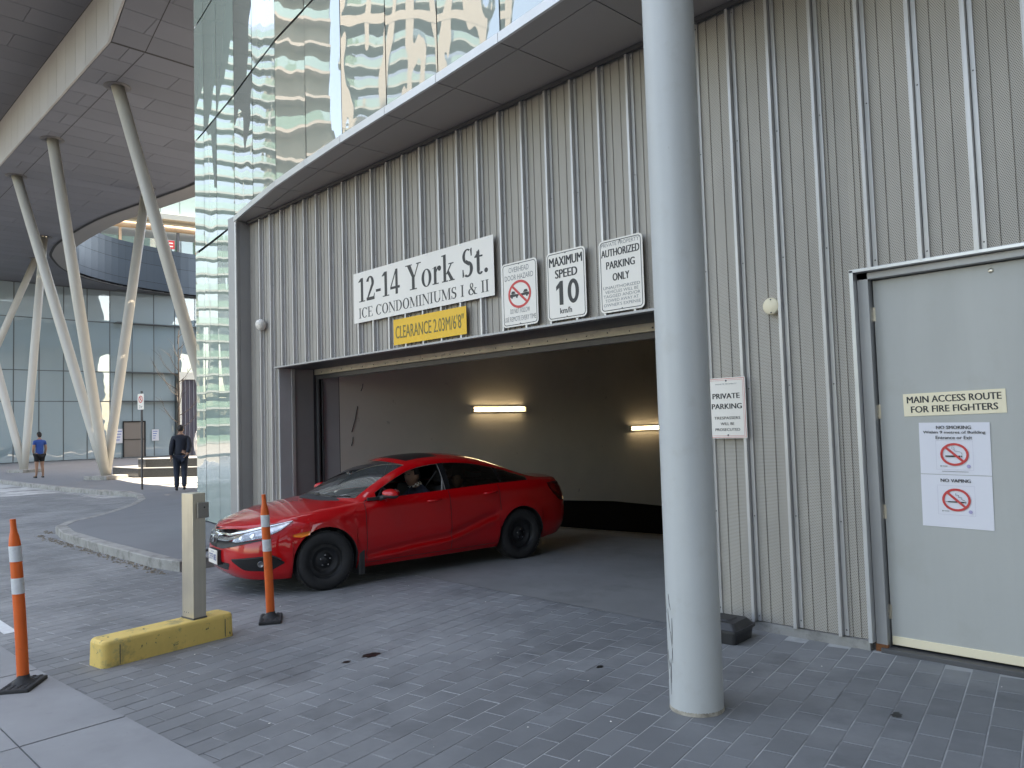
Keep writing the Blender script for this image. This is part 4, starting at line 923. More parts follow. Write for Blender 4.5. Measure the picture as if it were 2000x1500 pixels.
# round junction plate and dome camera on the cladding
o = MB().lathe([(0, .062), (.058, .062), (.066, .055), (.066, 0), (0, 0)], 32, Matrix.Rotation(PI/2, 4, 'X')).build('round_cover_plate', m_cream, None, (-2.775, FY-.005, 2.525)); tag(o, 'round cream cover plate on the cladding between private parking sign and door', 'cover plate')
m = MB()
for z in (-.052, .05): m.lathe([(0, .003), (.006, .002), (.006, 0)], 8, Matrix.Translation((.004, -.0622, z)) @ Matrix.Rotation(PI/2, 4, 'X'))
m.build('screw', m_frame_dk, o)
o = empty('dome_camera', (-11.10, FY-.06, 3.34), 0, 'small white dome security camera at the left end of the ribbed wall', 'camera')
m = MB(); m.lathe([(0, .02), (.07, .02), (.085, 0), (.085, -.06), (.06, -.085), (0, -.085)], 24, Matrix.Rotation(R(-70), 4, 'X')); m.build('housing', m_signw, o)
m = MB(); m.lathe([(0, .075), (.03, .068), (.05, .045), (.056, .02)], 20, Matrix.Rotation(R(70), 4, 'X') @ Matrix.Rotation(R(-35), 4, 'Y')); m.build('dome_lens', m_black, o)
# fluorescent lights on the garage wall
m_tube = pbr('fluorescent_tube', (.9, .85, .7), .4, emit=((1.0, .88, .66), 1.5))
m_fix = pbr('light_fixture', (.7, .66, .58), .5, dirt=[((.1, .08, .06), .8, 8, .45, .7)])
lt = empty('wall_light', (-10.69, 10.22, 1.98), 0, 'glowing fluorescent fixture on the garage wall above the red car roof', 'light', 'fluorescent lights on the garage wall')
m = MB(); m.bbox(-.004, .035, -.70, .70, -.055, .055, .008); m.box(.036, .075, -.72, -.69, -.05, .05); m.box(.036, .075, .69, .72, -.05, .05); m.build('housing', m_fix, lt)
for z in (-.025, .025): m = MB(); m.tube([(.058, -.66, z), (.058, .66, z)], .014, 10); m.build('tube', m_tube, lt)
l2 = copy_tree(lt, None, (-10.69, 15.06, 1.51)); l2['label'] = 'lower glowing fluorescent fixture farther down the ramp, cut by the round column'
m = MB(); m.tube([(-7.0, 7.4, 3.2), (-5.4, 9.2, 3.32), (-3.6, 11.2, 3.42)], .012, 6); tag(m.build('ceiling_cable', m_black), 'thin dark cable slung under the garage ceiling', 'cable')
# ================================================================== FORECOURT THINGS
# yellow kerb block with the card reader post
bk = empty('yellow_kerb_block', (-6.10, 1.86, 0), R(97.5), 'chipped yellow painted concrete block lying on the pavers', 'kerb block')
m = MB()
def rp(x0, x1, y0, y1, r, n=5):
    P = []
    for cx, cy, a in ((x1-r, y0+r, -90), (x1-r, y1-r, 0), (x0+r, y1-r, 90), (x0+r, y0+r, 180)): P += [(cx+r*math.cos(R(a+90*k/n)), cy+r*math.sin(R(a+90*k/n))) for k in range(n+1)]
    return P
lo = rp(-.04, 1.02, -.01, .235, .05); md = rp(-.036, 1.016, -.006, .231, .05); hi = rp(-.018, .998, .010, .215, .04); n = len(lo)
V = [(x, y, -.02) for x, y in lo]+[(x, y, .165) for x, y in md]+[(x, y, .183) for x, y in rp(-.028, 1.008, .0, .223, .045)]+[(x, y, .19) for x, y in hi]
m.add(V, [(i+a*n, (i+1) % n+a*n, (i+1) % n+(a+1)*n, i+(a+1)*n) for a in range(3) for i in range(n)]+[tuple(range(3*n, 4*n))]); o = m.build('concrete_block', m_yellow, bk)
m = MB()
for x in (.085, .93): m.box(x-.002, x+.002, -.0125, -.008, .01, .15)
m.build('mould_line', m_frame_dk, bk)
pst = empty('card_reader_post', (-6.26, 2.565, .19), R(7.5), 'square brushed steel post standing on the yellow kerb block', 'post')
m = MB(); m.bbox(-.135, .035, -.04, .07, 0, 1.0, .003); m.build('steel_box_section', m_steel, pst)
m = MB(); m.bbox(.037, .062, -.012, .085, .80, .925, .004); rd = m.build('card_reader', pbr('reader_metal', (.34, .32, .29), .4, .7, var=.08, vscale=9), pst)
m = MB(); m.lathe([(0, .004), (.006, .003), (.007, 0)], 8, Matrix.Translation((.062, .045, .885)) @ Matrix.Rotation(PI/2, 4, 'Y')); m.build('key_hole', m_black, rd)
m = MB(); m.box(-.14, .04, -.045, .075, -.002, .012)
m.build('base_weld', m_frame_dk, pst)
m = MB()
for x in (-.10, -.07, -.04): m.lathe([(0, .002), (.005, .0)], 6, Matrix.Translation((x, -.0402, .05)) @ Matrix.Rotation(PI/2, 4, 'X'))
m.build('rivet', m_frame_dk, pst)
# orange flexible delineators
def delineator(x, y, hgt, lean, label, rz):
    t = empty('traffic_delineator', (x, y, 0), rz, label, 'delineator post', 'orange delineator posts'); t.rotation_euler = (0, 0, rz)
    m = MB(); m.bbox(-.155, .155, -.095, .095, .0, .032, .01)
    for i in range(9):
        for j in range(4): m.bbox(-.145+i*.033, -.125+i*.033, -.082+j*.042, -.06+j*.042, .03, .037, .003)
    m.lathe([(.075, .03), (.06, .045), (.042, .055), (.036, .085)], 18); m.build('rubber_base', m_rubber, t)
    def P(z): u = z/hgt; return Vector((lean[0]*u**1.3, lean[1]*u**1.3, z))
    zs = [.07, .10, .3, .5, .7, hgt-.40, hgt-.17]
    m = MB(); V = []
    rows_ = [(z, .037, .037) for z in zs]+[(hgt-.12, .034, .030), (hgt-.085, .024, .022), (hgt-.06, .020, .019), (hgt, .020, .018)]
    n = 20
    for z, ra, rb in rows_: V += [P(z)+Vector((ra*math.cos(2*PI*k/n), rb*math.sin(2*PI*k/n), 0)) for k in range(n)]
    m.add(V, [(a*n+k, a*n+(k+1) % n, (a+1)*n+(k+1) % n, (a+1)*n+k) for a in range(len(rows_)-1) for k in range(n)], True); m.add(V[-n:], [tuple(range(n))]); m.build('tube', m_orange, t)
    for z0, z1 in ((hgt-.285, hgt-.18), (hgt-.50, hgt-.395)):
        m = MB(); V = []
        for z in np.linspace(z0, z1, 4): V += [P(z)+Vector((.0385*math.cos(2*PI*k/n), .0385*math.sin(2*PI*k/n), 0)) for k in range(n)]
        m.add(V, [(a*n+k, a*n+(k+1) % n, (a+1)*n+(k+1) % n, (a+1)*n+k) for a in range(3) for k in range(n)], True); m.build('reflective_band', m_refl, t)
    return t
delineator(-6.10, 1.335, 1.12, (-.07, -.10), 'orange flexible post with two white bands standing on the sidewalk, leaning', R(-35))
delineator(-6.44, 3.30, 1.11, (-.035, -.05), 'orange flexible post with two white bands in front of the red car', R(-30))
# black bait box against the wall
bx = empty('bait_box', (-3.10, 5.29, 0), R(4), 'black plastic bait box behind the foot of the round column', 'box')
def taper(m, x0, x1, y0, y1, z0, z1, t, r=.03):
    a = rp(x0, x1, y0, y1, r); b = rp(x0+t, x1-t, y0+t, y1-t, r); n = len(a)
    m.add([(x, y, z0) for x, y in a]+[(x, y, z1) for x, y in b], [(i, (i+1) % n, n+(i+1) % n, n+i) for i in range(n)]+[tuple(range(n, 2*n))])
m = MB(); taper(m, -.22, .14, -.15, .15, 0, .085, -.012); m.build('tray', m_box, bx)
m = MB(); taper(m, -.245, .165, -.175, .175, .085, .105, .0); taper(m, -.235, .155, -.165, .165, .105, .150, .035); taper(m, -.15, .07, -.085, .085, .150, .160, .012); m.build('lid', m_box, bx)
# oil spots on the pavers
m_oil = pbr('oil', (.008, .008, .008), .35); sp_ = MB(); rr = random.Random(9)
for cx, cy, s in ((-4.86, 3.28, .075), (-4.86, 3.07, .035), (-3.40, 4.14, .03), (-1.62, 4.52, .04)):
    P = [(cx+s*(1+.35*rr.uniform(-1, 1))*math.cos(k*PI/9)*.7, cy+s*(1+.35*rr.uniform(-1, 1))*math.sin(k*PI/9)) for k in range(18)]
    sp_.add([(x, y, .0028) for x, y in P], [tuple(range(18))])
tag(sp_.build('oil_stains', m_oil), kind='stuff')
m = MB()
for i in range(26):
    x, y = rr.uniform(-7, -.8), rr.uniform(1.9, 5.5); s = rr.uniform(.003, .008); a = rr.uniform(0, 6)
    m.add([(x+s*math.cos(a+k*2*PI/5)*rr.uniform(.6, 1.3), y+s*math.sin(a+k*2*PI/5)*rr.uniform(.6, 1.3), .0032) for k in range(5)]+[(x, y, .007)], [(k, (k+1) % 5, 5) for k in range(5)])
tag(m.build('litter_bits', m_signw), kind='stuff')
m = MB(); rr = random.Random(31)
for i in range(420):
    t = rr.random(); x = -9.6-6.4*t; y = 3.62+(.25 if t > .9 else 0)-abs(rr.gauss(0, .07)); s = rr.uniform(.006, .022)
    m.add([(x+s*math.cos(k*2*PI/5)*rr.uniform(.6, 1.4), y+s*math.sin(k*2*PI/5)*rr.uniform(.6, 1.4), .002) for k in range(5)]+[(x, y, .006+s*.5)], [(k, (k+1) % 5, 5) for k in range(5)])
tag(m.build('kerbside_grit', pbr('grit', (.20, .17, .13), .9, var=.5, vscale=40)), kind='stuff')
# ================================================================== RED SEDAN
def cint(P):
    """smooth monotone-ish interpolation through (x, y) pairs"""
    X = np.array([p[0] for p in P], float); Y = np.array([p[1] for p in P], float); h = np.diff(X); d = np.diff(Y)/h
    m = np.zeros(len(X)); m[0] = d[0]; m[-1] = d[-1]
    for i in range(1, len(X)-1):
        if d[i-1]*d[i] > 0: w1, w2 = 2*h[i]+h[i-1], h[i]+2*h[i-1]; m[i] = (w1+w2)/(w1/d[i-1]+w2/d[i])
        else: m[i] = 0
    def f(x):
        x = min(max(x, X[0]), X[-1]); i = min(max(int(np.searchsorted(X, x)-1), 0), len(h)-1); t = (x-X[i])/h[i]
        return float((1+2*t)*(1-t)**2*Y[i]+t*(1-t)**2*h[i]*m[i]+t*t*(3-2*t)*Y[i+1]+t*t*(t-1)*h[i]*m[i+1])
    return f
PLAN = [(0, 0), (.004, .15), (.02, .32), (.055, .47), (.12, .60), (.22, .70), (.36, .785), (.55, .845), (.80, .880), (1.2, .895), (1.8, .90), (2.4, .90), (3.0, .90), (3.6, .895), (4.0, .872), (4.25, .83), (4.42, .765), (4.54, .66), (4.60, .50), (4.625, .30), (4.63, 0)]
pl_s = [0]
for a, b in zip(PLAN[:-1], PLAN[1:]): pl_s.append(pl_s[-1]+math.hypot(b[0]-a[0], b[1]-a[1]))
fx_ = cint(list(zip(pl_s, [p[0] for p in PLAN]))); fy_ = cint(list(zip(pl_s, [p[1] for p in PLAN]))); S_END = pl_s[-1]
def plan(s):
    e = .01; p = Vector((fx_(s), fy_(s), 0)); d = Vector((fx_(min(s+e, S_END))-fx_(max(s-e, 0)), fy_(min(s+e, S_END))-fy_(max(s-e, 0)), 0)).normalized()
    return p, Vector((-d.y, d.x, 0))*1       # outward normal (towards -x at the nose, +y at the side)
def s_of_x(x):
    a, b = 0, S_END
    for _ in range(40):
        c = (a+b)/2
        if fx_(c) < x: a = c
        else: b = c
    return (a+b)/2
Zs = cint([(0, .685), (.1, .70), (.25, .728), (.55, .785), (.9, .842), (1.2, .885), (1.45, .915), (2.0, .945), (2.5, .965), (3.0, .985), (3.4, .995), (3.8, 1.005), (4.1, 1.0), (4.4, .98), (4.63, .94)])
Zc = cint([(0, .685), (.06, .725), (.25, .79), (.55, .86), (.85, .91), (1.10, .945), (1.13, .955), (1.3, 1.04), (1.5, 1.145), (1.7, 1.24), (1.9, 1.318), (2.0, 1.35), (2.15, 1.383), (2.4, 1.408), (2.6, 1.414), (2.9, 1.402), (3.15, 1.37), (3.4, 1.315), (3.7, 1.215), (4.0, 1.105), (4.12, 1.065), (4.3, 1.045), (4.5, 1.035), (4.59, 1.015), (4.63, .95)])
Zr = cint([(0, .69), (.1, .71), (.25, .745), (.55, .81), (.9, .868), (1.2, .908), (1.34, .93), (1.5, 1.02), (1.7, 1.125), (1.9, 1.215), (2.1, 1.285), (2.3, 1.322), (2.6, 1.34), (2.9, 1.322), (3.2, 1.27), (3.5, 1.19), (3.75, 1.10), (3.95, 1.045), (4.1, 1.025), (4.4, 1.01), (4.63, .95)])
Yr = cint([(0, 0), (.1, .50), (.25, .66), (.55, .755), (.9, .785), (1.2, .79), (1.34, .785), (1.5, .755), (1.8, .685), (2.1, .625), (2.4, .60), (2.8, .585), (3.2, .585), (3.5, .61), (3.8, .675), (4.0, .705), (4.25, .70), (4.45, .62), (4.55, .5), (4.63, 0)])
OFF = cint([(0, 0), (.1, .06), (.22, .15), (.55, .29), (1.0, .27), (1.38, .26), (2.12, .12), (2.6, 0), (3.2, -.10), (3.9, -.17), (4.2, -.17), (4.45, -.10), (4.63, 0)])
Zb0 = cint([(0, .185), (.3, .172), (.6, .170), (1.3, .185), (3.2, .20), (3.9, .22), (4.3, .25), (4.63, .27)])
AX_F, AX_R, RA = .92, 3.62, .365
def Zb(x):
    z = Zb0(x)
    for ax in (AX_F, AX_R):
        d = abs(x-ax)
        if d < RA: z = max(z, .325+math.sqrt(max(RA*RA-d*d, 0))*1.0)
    return z
inset_f = cint([(0, .085), (.06, .05), (.14, .02), (.30, .002), (.45, -.004), (.60, 0), (.75, .010), (.86, .018), (.90, .026), (.96, .05), (1, .07)])
nose_f = cint([(0, .10), (.10, .05), (.25, .012), (.45, 0), (.62, .006), (.75, .02), (.86, .045), (.93, .075), (1, .11)])
def smst(a, b, x): t = min(max((x-a)/(b-a), 0), 1); return t*t*(3-2*t)
def surf(s, z, out=0.0):
    """a point of the body side at plan arc length s and height z, moved outwards by out"""
    p, n = plan(s); x = p.x; g = (z-Zb0(x))/(Zs(x)-Zb0(x)); g = min(max(g, 0), 1)
    w = smst(.15, .75, x)*(1-smst(4.2, 4.6, x)); ins = inset_f(g)*w+nose_f(g)*(1-w)
    # rocker feature line rising towards the rear wheel
    if 1.25 < x < 3.3:
        zl = .30+.07*smst(1.35, 2.3, x)+.22*smst(2.3, 3.3, x); ww = smst(1.25, 1.5, x)*(1-smst(3.1, 3.3, x)); d = z-zl
        ins += ww*(.028*math.exp(-((d-.035)/.032)**2)-.014*math.exp(-((d+.025)/.028)**2))
    # wheel arch flare
    for ax in (AX_F, AX_R):
        r = math.hypot(x-ax, z-.325)
        if r < RA+.16: ins -= .012*(1-smst(RA, RA+.16, r))
    p = p-n*(ins-out); return Vector((p.x, p.y, z))
def normal_at(s, z):
    a = surf(s+.02, z)-surf(s-.02, z); b = surf(s, z+.02)-surf(s, z-.02); return a.cross(b).normalized()*-1

# station list
XS = set()
for ax in (AX_F, AX_R):
    for k in range(0, 25): XS.add(round(ax-RA*math.cos(PI*k/24), 4))
    XS.add(round(ax-RA-.006, 4)); XS.add(round(ax+RA+.006, 4)); XS.add(round(ax-RA-.05, 4)); XS.add(round(ax+RA+.05, 4))
DOOR1, DOOR2, DOOR3, BP0, BP1, QW = 1.40, 2.53, 3.30, 2.50, 2.575, 3.33
for x in (DOOR1, DOOR2, 3.28, BP0, BP1, QW, 3.365, 1.44, 1.56, 1.62, 2.72, 2.8, 2.9, 3.0, 3.1, 3.2, 1.7, 1.8, 1.9, 2.0, 2.1, 2.2, 2.3, 2.4, 2.63, 4.05, 4.12, 4.2, 4.28, 4.36, 3.80, 3.86): XS.add(x)
XS = sorted(XS); cl = [XS[0]]
for x in XS[1:]:
    if x-cl[-1] > .0045: cl.append(x)
SS = [S_END*0+t for t in np.linspace(0, s_of_x(XS[0]-.03), 26)]+[s_of_x(x) for x in cl]+list(np.linspace(s_of_x(4.40), S_END, 16))
SS = sorted(SS); NS = len(SS)
G = [0, .025, .05, .08, .11, .14, .17, .20, .23, .26, .30, .34, .38, .42, .46, .50, .54, .58, .63, .68, .74, .80, .85, .89, .92, .95, .975, 1.0]
NSIDE = len(G)
TOPS = [.10, .16, .25, .38, .52, .68, .84, 1.0]
grid = []
for s in SS:
    p, n = plan(s); x = p.x; zb, zs = Zb(x), Zs(x); col = [surf(s, zb+(zs-zb)*g) for g in G]
    sh = col[-1]
    rail = Vector((x, min(Yr(x), max(sh.y-.012, 0)), max(Zr(x), zs+.004)))
    if x < .6 or x > 4.25:   # ends: the rail follows the plan curve inwards
        q = plan(s)[0]-n*(.135 if x < .6 else .12)*1.0; w = smst(.35, .7, x) if x < .6 else 1-smst(4.2, 4.4, x)
        rail = Vector((q.x, max(q.y, 0), rail.z)).lerp(rail, w)
    L_ = (rail-sh).length
    lowf = min(.014/max(L_, .001), .3); topf = max(1-.052/max(L_, .001), lowf+.02)
    bul = .022*smst(.05, .3, L_)
    for f in (lowf, lowf+(topf-lowf)*.25, lowf+(topf-lowf)*.5, lowf+(topf-lowf)*.75, topf, 1.0):
        q = sh.lerp(rail, f); q.y += bul*4*f*(1-f); col.append(q)
    xc = x-OFF(x)
    if s < 1e-6: xc = rail.x
    zc = Zc(xc)
    for t in TOPS:
        e = 1-(1-t)**2.1; yy = rail.y*(1-t); xx = rail.x+(xc-rail.x)*(1-(1-t)**2)
        zz = rail.z+(zc-rail.z)*e
        col.append(Vector((xx, yy, zz)))
    grid.append(col)
NR = len(grid[0]); iLOW, iTOP, iRAIL = NSIDE, NSIDE+4, NSIDE+5
xs_ = [fx_(s) for s in SS]
def cls(i, j):
    """which panel the cell (i, j) belongs to"""
    x = (xs_[i]+xs_[i+1])/2
    if j < NSIDE-1 or j == NSIDE-1:
        if x < DOOR1 or x > 3.28 and (x > 3.28): 
            return 'body'
        if j < 2: return 'body'
        return 'front_door' if x < DOOR2 else 'rear_door'
    if iLOW <= j < iTOP:
        L_ = (grid[i][iRAIL]-grid[i][NSIDE-1]).length; 
        if 1.44 < x < BP0 and L_ > .10: return 'front_side_window'
        if BP1 < x < QW and L_ > .06: return 'rear_side_window'
        if 3.365 < x < 3.80: return 'quarter_window'
        if BP0 <= x <= BP1 or QW <= x <= 3.365: return 'pillar_trim'
        if 1.34 < x <= 1.44: return 'pillar_trim'
        return 'body'
    if j >= iRAIL:
        t = j-iRAIL; xc = x-OFF(x)
        if t >= 1:
            if 1.12 < xc < 2.0: return 'windshield'
            if 3.32 < xc < 4.06: return 'rear_window'
        if t >= 1 and xc <= 1.12: return 'hood' if xc > .03 else 'body'
        if t >= 3 and 2.06 < xc < 2.62: return 'sunroof'
        if t >= 1 and xc > 4.06 and x < 4.45: return 'boot_lid'
    return 'body'
allV = []; idx = {}
for i in range(NS):
    for j in range(NR):
        for sd_ in (1, -1):
            if j == NR-1 and sd_ == -1: idx[(i, j, -1)] = idx[(i, j, 1)]; continue
            idx[(i, j, sd_)] = len(allV); p = grid[i][j]; allV.append(Vector((p.x, p.y*sd_, p.z)))
cells = {}
def clsname(c, sd_): return c if c in ('body', 'hood', 'windshield', 'rear_window', 'sunroof', 'boot_lid') else c+('_L' if sd_ == -1 else '_R')
for i in range(NS-1):
    for j in range(NR-1):
        for sd_ in (1, -1):
            q = [idx[(i, j, sd_)], idx[(i+1, j, sd_)], idx[(i+1, j+1, sd_)], idx[(i, j+1, sd_)]]
            if sd_ == 1: q = q[::-1]
            q2 = []
            for v in q:
                if v not in q2 and not any((allV[v]-allV[w]).length < 1e-5 for w in q2): q2.append(v)
            if len(q2) < 3: continue
            cells.setdefault(clsname(cls(i, j), sd_), []).append(tuple(q2))
# shared smooth normals so that the panels read as one skin
vn = [Vector((0, 0, 0)) for _ in allV]
for fs in cells.values():
    for f in fs:
        a = (allV[f[1]]-allV[f[0]]).cross(allV[f[-1]]-allV[f[0]])
        for v in f: vn[v] += a
cenr = Vector((2.3, 0, .6)); vn = [n.normalized() if n.length > 0 else Vector((0, 0, 1)) for n in vn]
m_red_paint = pbr('red_car_paint', (.55, .0004, .004), .42, 0.0, spec=.15, coat=1.0, world_pos=False); 
m_tyre = pbr('tyre_rubber', (.022, .022, .024), .7, var=.2, vscale=20, bump=.001, bscale=200)
m_rim = pbr('black_steel_wheel', (.022, .023, .026), .45, .4)
m_trim = pbr('gloss_black_trim', (.012, .012, .013), .25)
m_plast = pbr('matte_black_plastic', (.025, .025, .027), .6)
m_chrome = pbr('chrome', (.75, .76, .78), .08, 1.0)
m_satin = pbr('satin_grey_grille', (.20, .20, .215), .25, .6)
m_wind = glass_mat('windshield_glass', (.80, .86, .82), base_refl=.22, diffuse=(.40, .46, .45), dfac=.16)
m_tint = glass_mat('tinted_glass', (.30, .32, .31), base_refl=.04)
m_clear = glass_mat('front_side_glass', (.60, .64, .62), base_refl=.02)
m_cloth = pbr('dark_seat_cloth', (.035, .035, .038), .9)
m_lining = pbr('headlining', (.30, .29, .28), .9)
m_lens = glass_mat('lamp_lens', (.9, .92, .93), base_refl=.08)
m_amber = pbr('amber_lens', (1.0, .22, .008), .2, coat=1.0)
m_tail = pbr('tail_lens', (.22, .004, .006), .12, coat=1.0)
car = empty('red_sedan', (-8.10, 3.54, 0), R(82.3), 'red four door sedan with black steel wheels driving out of the garage', 'car')
car.scale = (.955, .955, .955)
def carmesh(name, fs, mat, parent=None, shrink=0.0, keepn=True):
    used = sorted({v for f in fs for v in f}); mp = {v: k for k, v in enumerate(used)}
    me = bpy.data.meshes.new(name); me.from_pydata([allV[v]-vn[v]*shrink for v in used], [], [tuple(mp[v] for v in f) for f in fs]); me.materials.append(mat)
    me.polygons.foreach_set('use_smooth', [True]*len(me.polygons))
    if keepn: me.normals_split_custom_set_from_vertices([vn[v] for v in used])
    return link(name, me, parent or car)
parts = {}
matof = dict(body=m_red_paint, hood=m_red_paint, front_door=m_red_paint, rear_door=m_red_paint, boot_lid=m_red_paint, windshield=m_wind, rear_window=m_tint, sunroof=m_trim,
             front_side_window=m_clear, rear_side_window=m_tint, quarter_window=m_tint, pillar_trim=m_trim)
open_win = set()
for nm, fs in cells.items():
    base = nm[:-2] if nm[-2:] in ('_L', '_R') else nm
    if nm == 'front_side_window_L': continue            # the driver has wound this window down
    pn = {'front_side_window': 'side_window', 'rear_side_window': 'side_window', 'quarter_window': 'quarter_window', 'hood': 'hood'}.get(base, base)
    par = None
    if base == 'rear_side_window': par = parts.get('rear_door'+nm[-2:])
    o = carmesh(pn, fs, matof[base], par); parts[nm] = o
# thickness: dark inner skin and pale headlining
inner = [f for nm, fs in cells.items() for f in fs if nm in ('body', 'hood', 'front_door_L', 'front_door_R', 'rear_door_L', 'rear_door_R', 'boot_lid', 'pillar_trim_L', 'pillar_trim_R')]
lo_f = [f for f in inner if max(allV[v].z for v in f) < 1.0 or allV[f[0]].x < 1.2]; hi_f = [f for f in inner if not (max(allV[v].z for v in f) < 1.0 or allV[f[0]].x < 1.2)]
carmesh('inner_skin', [tuple(reversed(f)) for f in lo_f], m_plast, shrink=.02, keepn=False); carmesh('headlining', [tuple(reversed(f)) for f in hi_f+cells['sunroof']], m_lining, shrink=.016, keepn=False)
# sides: L = -1 is the driver's side, towards the camera
def strip(s0, s1, zu, zl, out, ns=16, nr=3, side=1, thick=0.0):
    """a patch lying on the body between two height curves"""
    V = []
    for i in range(ns+1):
        s = s0+(s1-s0)*i/ns; a, b = zu(s), zl(s)
        for j in range(nr+1): p = surf(s, b+(a-b)*j/nr, out); V.append(Vector((p.x, p.y*side, p.z)))
    Fc = [(i*(nr+1)+j, (i+1)*(nr+1)+j, (i+1)*(nr+1)+j+1, i*(nr+1)+j+1) for i in range(ns) for j in range(nr)]
    if side == 1: Fc = [f[::-1] for f in Fc]
    m = MB(); m.add(V, Fc, True)
    if thick:
        n0 = len(V); bd = [i*(nr+1) for i in range(ns+1)]+[ns*(nr+1)+j for j in range(1, nr+1)]+[i*(nr+1)+nr for i in range(ns-1, -1, -1)]+[j for j in range(nr-1, 0, -1)]
        W = []
        for b in bd:
            i, j = divmod(b, nr+1); s = s0+(s1-s0)*i/ns; a, c = zu(s), zl(s); p = surf(s, c+(a-c)*j/nr, out-thick); W.append(Vector((p.x, p.y*side, p.z)))
        k0 = len(m.v); m.v += [tuple(w) for w in W]; nb = len(bd)
        m.f += [(bd[t], bd[(t+1) % nb], k0+(t+1) % nb, k0+t) for t in range(nb)]; m.sm += [False]*nb; m.tone += [.5]*nb
    return m
def both(fn, name, mat, parent=None):
    for sd_ in (-1, 1): o = fn(sd_).build(name, mat, parent or car)
    return o
lin = lambda *P: (lambda s: float(np.interp(s, [p[0] for p in P], [p[1] for p in P])))
# shut lines
def vline(x, z0, z1, sd_, w=.007): s = s_of_x(x); return strip(s-w/2, s+w/2, lambda q: z1, lambda q: z0, .0022, 1, 24, sd_)
for sd_ in (-1, 1):
    for x, z0 in ((DOOR1, Zb0(DOOR1)+.05), (DOOR2, Zb0(DOOR2)+.05)): vline(x, z0, Zs(x)-.002, sd_).build('shut_line', m_black, car)
    vline(3.28, .66, Zs(3.28)-.002, sd_).build('shut_line', m_black, car)
    strip(s_of_x(DOOR1), s_of_x(3.2), lambda s: Zb0(fx_(s))+.058, lambda s: Zb0(fx_(s))+.051, .0012, 30, 1, sd_).build('shut_line', m_black, car)
# chrome wing, grille, lamps, bumper openings
both(lambda q: strip(0, 1.14, lin((0, .648), (.3, .658), (.50, .694), (.8, .744), (1.14, .786)), lin((0, .614), (.3, .624), (.50, .660), (.8, .720), (1.14, .783)), .020, 30, 2, q, .03), 'chrome_wing', m_chrome)
both(lambda q: strip(0, .56, lin((0, .617), (.3, .627), (.56, .664)), lin((0, .565), (.3, .575), (.42, .60), (.56, .66)), .010, 20, 2, q, .02), 'grille_bar', m_satin)
both(lambda q: strip(0, .60, lin((0, .690), (.25, .69), (.60, .70)), lin((0, .641), (.3, .653), (.60, .70)), .001, 18, 2, q), 'upper_grille_slot', m_trim)
both(lambda q: strip(0, .92, lin((0, .564), (.3, .574), (.42, .59), (.52, .579), (.92, .622)), lin((0, .488), (.2, .490), (.42, .525), (.6, .56), (.92, .618)), .006, 24, 2, q, .015), 'lower_grille', m_plast)
def hl_u(s): return float(np.interp(s, (.42, .50, .80, 1.14), (.648, .662, .722, .782)))
def hl_l(s): return float(np.interp(s, (.42, .52, .82, 1.00, 1.14), (.578, .578, .625, .690, .779)))
m_lampin = pbr('lamp_reflector', (.55, .55, .55), .18, .8, var=.5, vscale=28)
for q in (-1, 1):
    h = strip(.42, 1.14, hl_u, hl_l, .006, 22, 3, q, .01).build('headlight', m_lampin, car)
    strip(.42, 1.14, hl_u, hl_l, .014, 22, 3, q).build('lens', m_lens, h)
    for s, z, r in ((.53, .616, .029), (.69, .642, .032), (.86, .682, .024)):
        p = surf(s, z, .002); n = normal_at(s, z); p = Vector((p.x, p.y*q, p.z)); n = Vector((n.x, n.y*q, n.z))
        if n.x > 0: n = -n
        m = MB(); m.lathe([(r, 0), (r*.9, .008), (r*.5, .010), (0, .011)], 14, Matrix.Translation(p) @ n.to_track_quat('Z', 'Y').to_matrix().to_4x4()); m.build('projector', m_chrome, h)
    strip(.48, .62, lambda s: hl_l(s)+.012, lambda s: hl_l(s)+.004, .013, 6, 1, q).build('lamp_trim', m_trim, h)
    # fog lamp recess
    fr = strip(.42, 1.04, lin((.42, .385), (.56, .405), (.92, .435), (1.04, .365)), lin((.42, .378), (.60, .285), (.88, .270), (1.04, .350)), .003, 16, 3, q).build('fog_lamp_recess', m_trim, car)
    p = surf(.80, .352, .006); n = normal_at(.80, .352); p = Vector((p.x, p.y*q, p.z)); n = Vector((n.x, n.y*q, n.z)); n = -n if n.x > 0 else n
    m = MB(); m.lathe([(.034, 0), (.034, .008), (.026, .008), (.024, .002), (0, .003)], 16, Matrix.Translation(p) @ n.to_track_quat('Z', 'Y').to_matrix().to_4x4()); m.build('fog_lamp', m_satin, fr)
    strip(.43, 1.01, lin((.43, .398), (.58, .415), (.92, .444), (1.01, .40)), lin((.43, .388), (.58, .403), (.92, .432), (1.01, .390)), .016, 14, 1, q, .01).build('recess_lip', m_plast, fr)
    s0 = s_of_x(.555); s1 = s_of_x(.735)
    strip(s0, s1, lin((s0, .638), ((s0+s1)/2, .656), (s1, .664)), lin((s0, .618), ((s0+s1)/2, .604), (s1, .626)), .008, 8, 2, q, .006).build('side_marker', m_amber, car)
    # tail lamp
    t0 = s_of_x(4.12)
    tl = strip(t0, S_END-.32, lin((t0, .955), (t0+.16, .965), (S_END-.32, .93)), lin((t0, .91), (t0+.10, .80), (t0+.24, .70), (S_END-.32, .70)), .006, 16, 3, q, .01).build('tail_light', m_tail, car)
    strip(S_END-.62, S_END-.36, lambda s: .40, lambda s: .34, .003, 6, 1, q).build('rear_reflector', m_tail, car)
both(lambda q: strip(0, .36, lambda s: .345, lin((0, .265), (.30, .265), (.36, .32)), .002, 14, 2, q), 'lower_intake', m_trim)
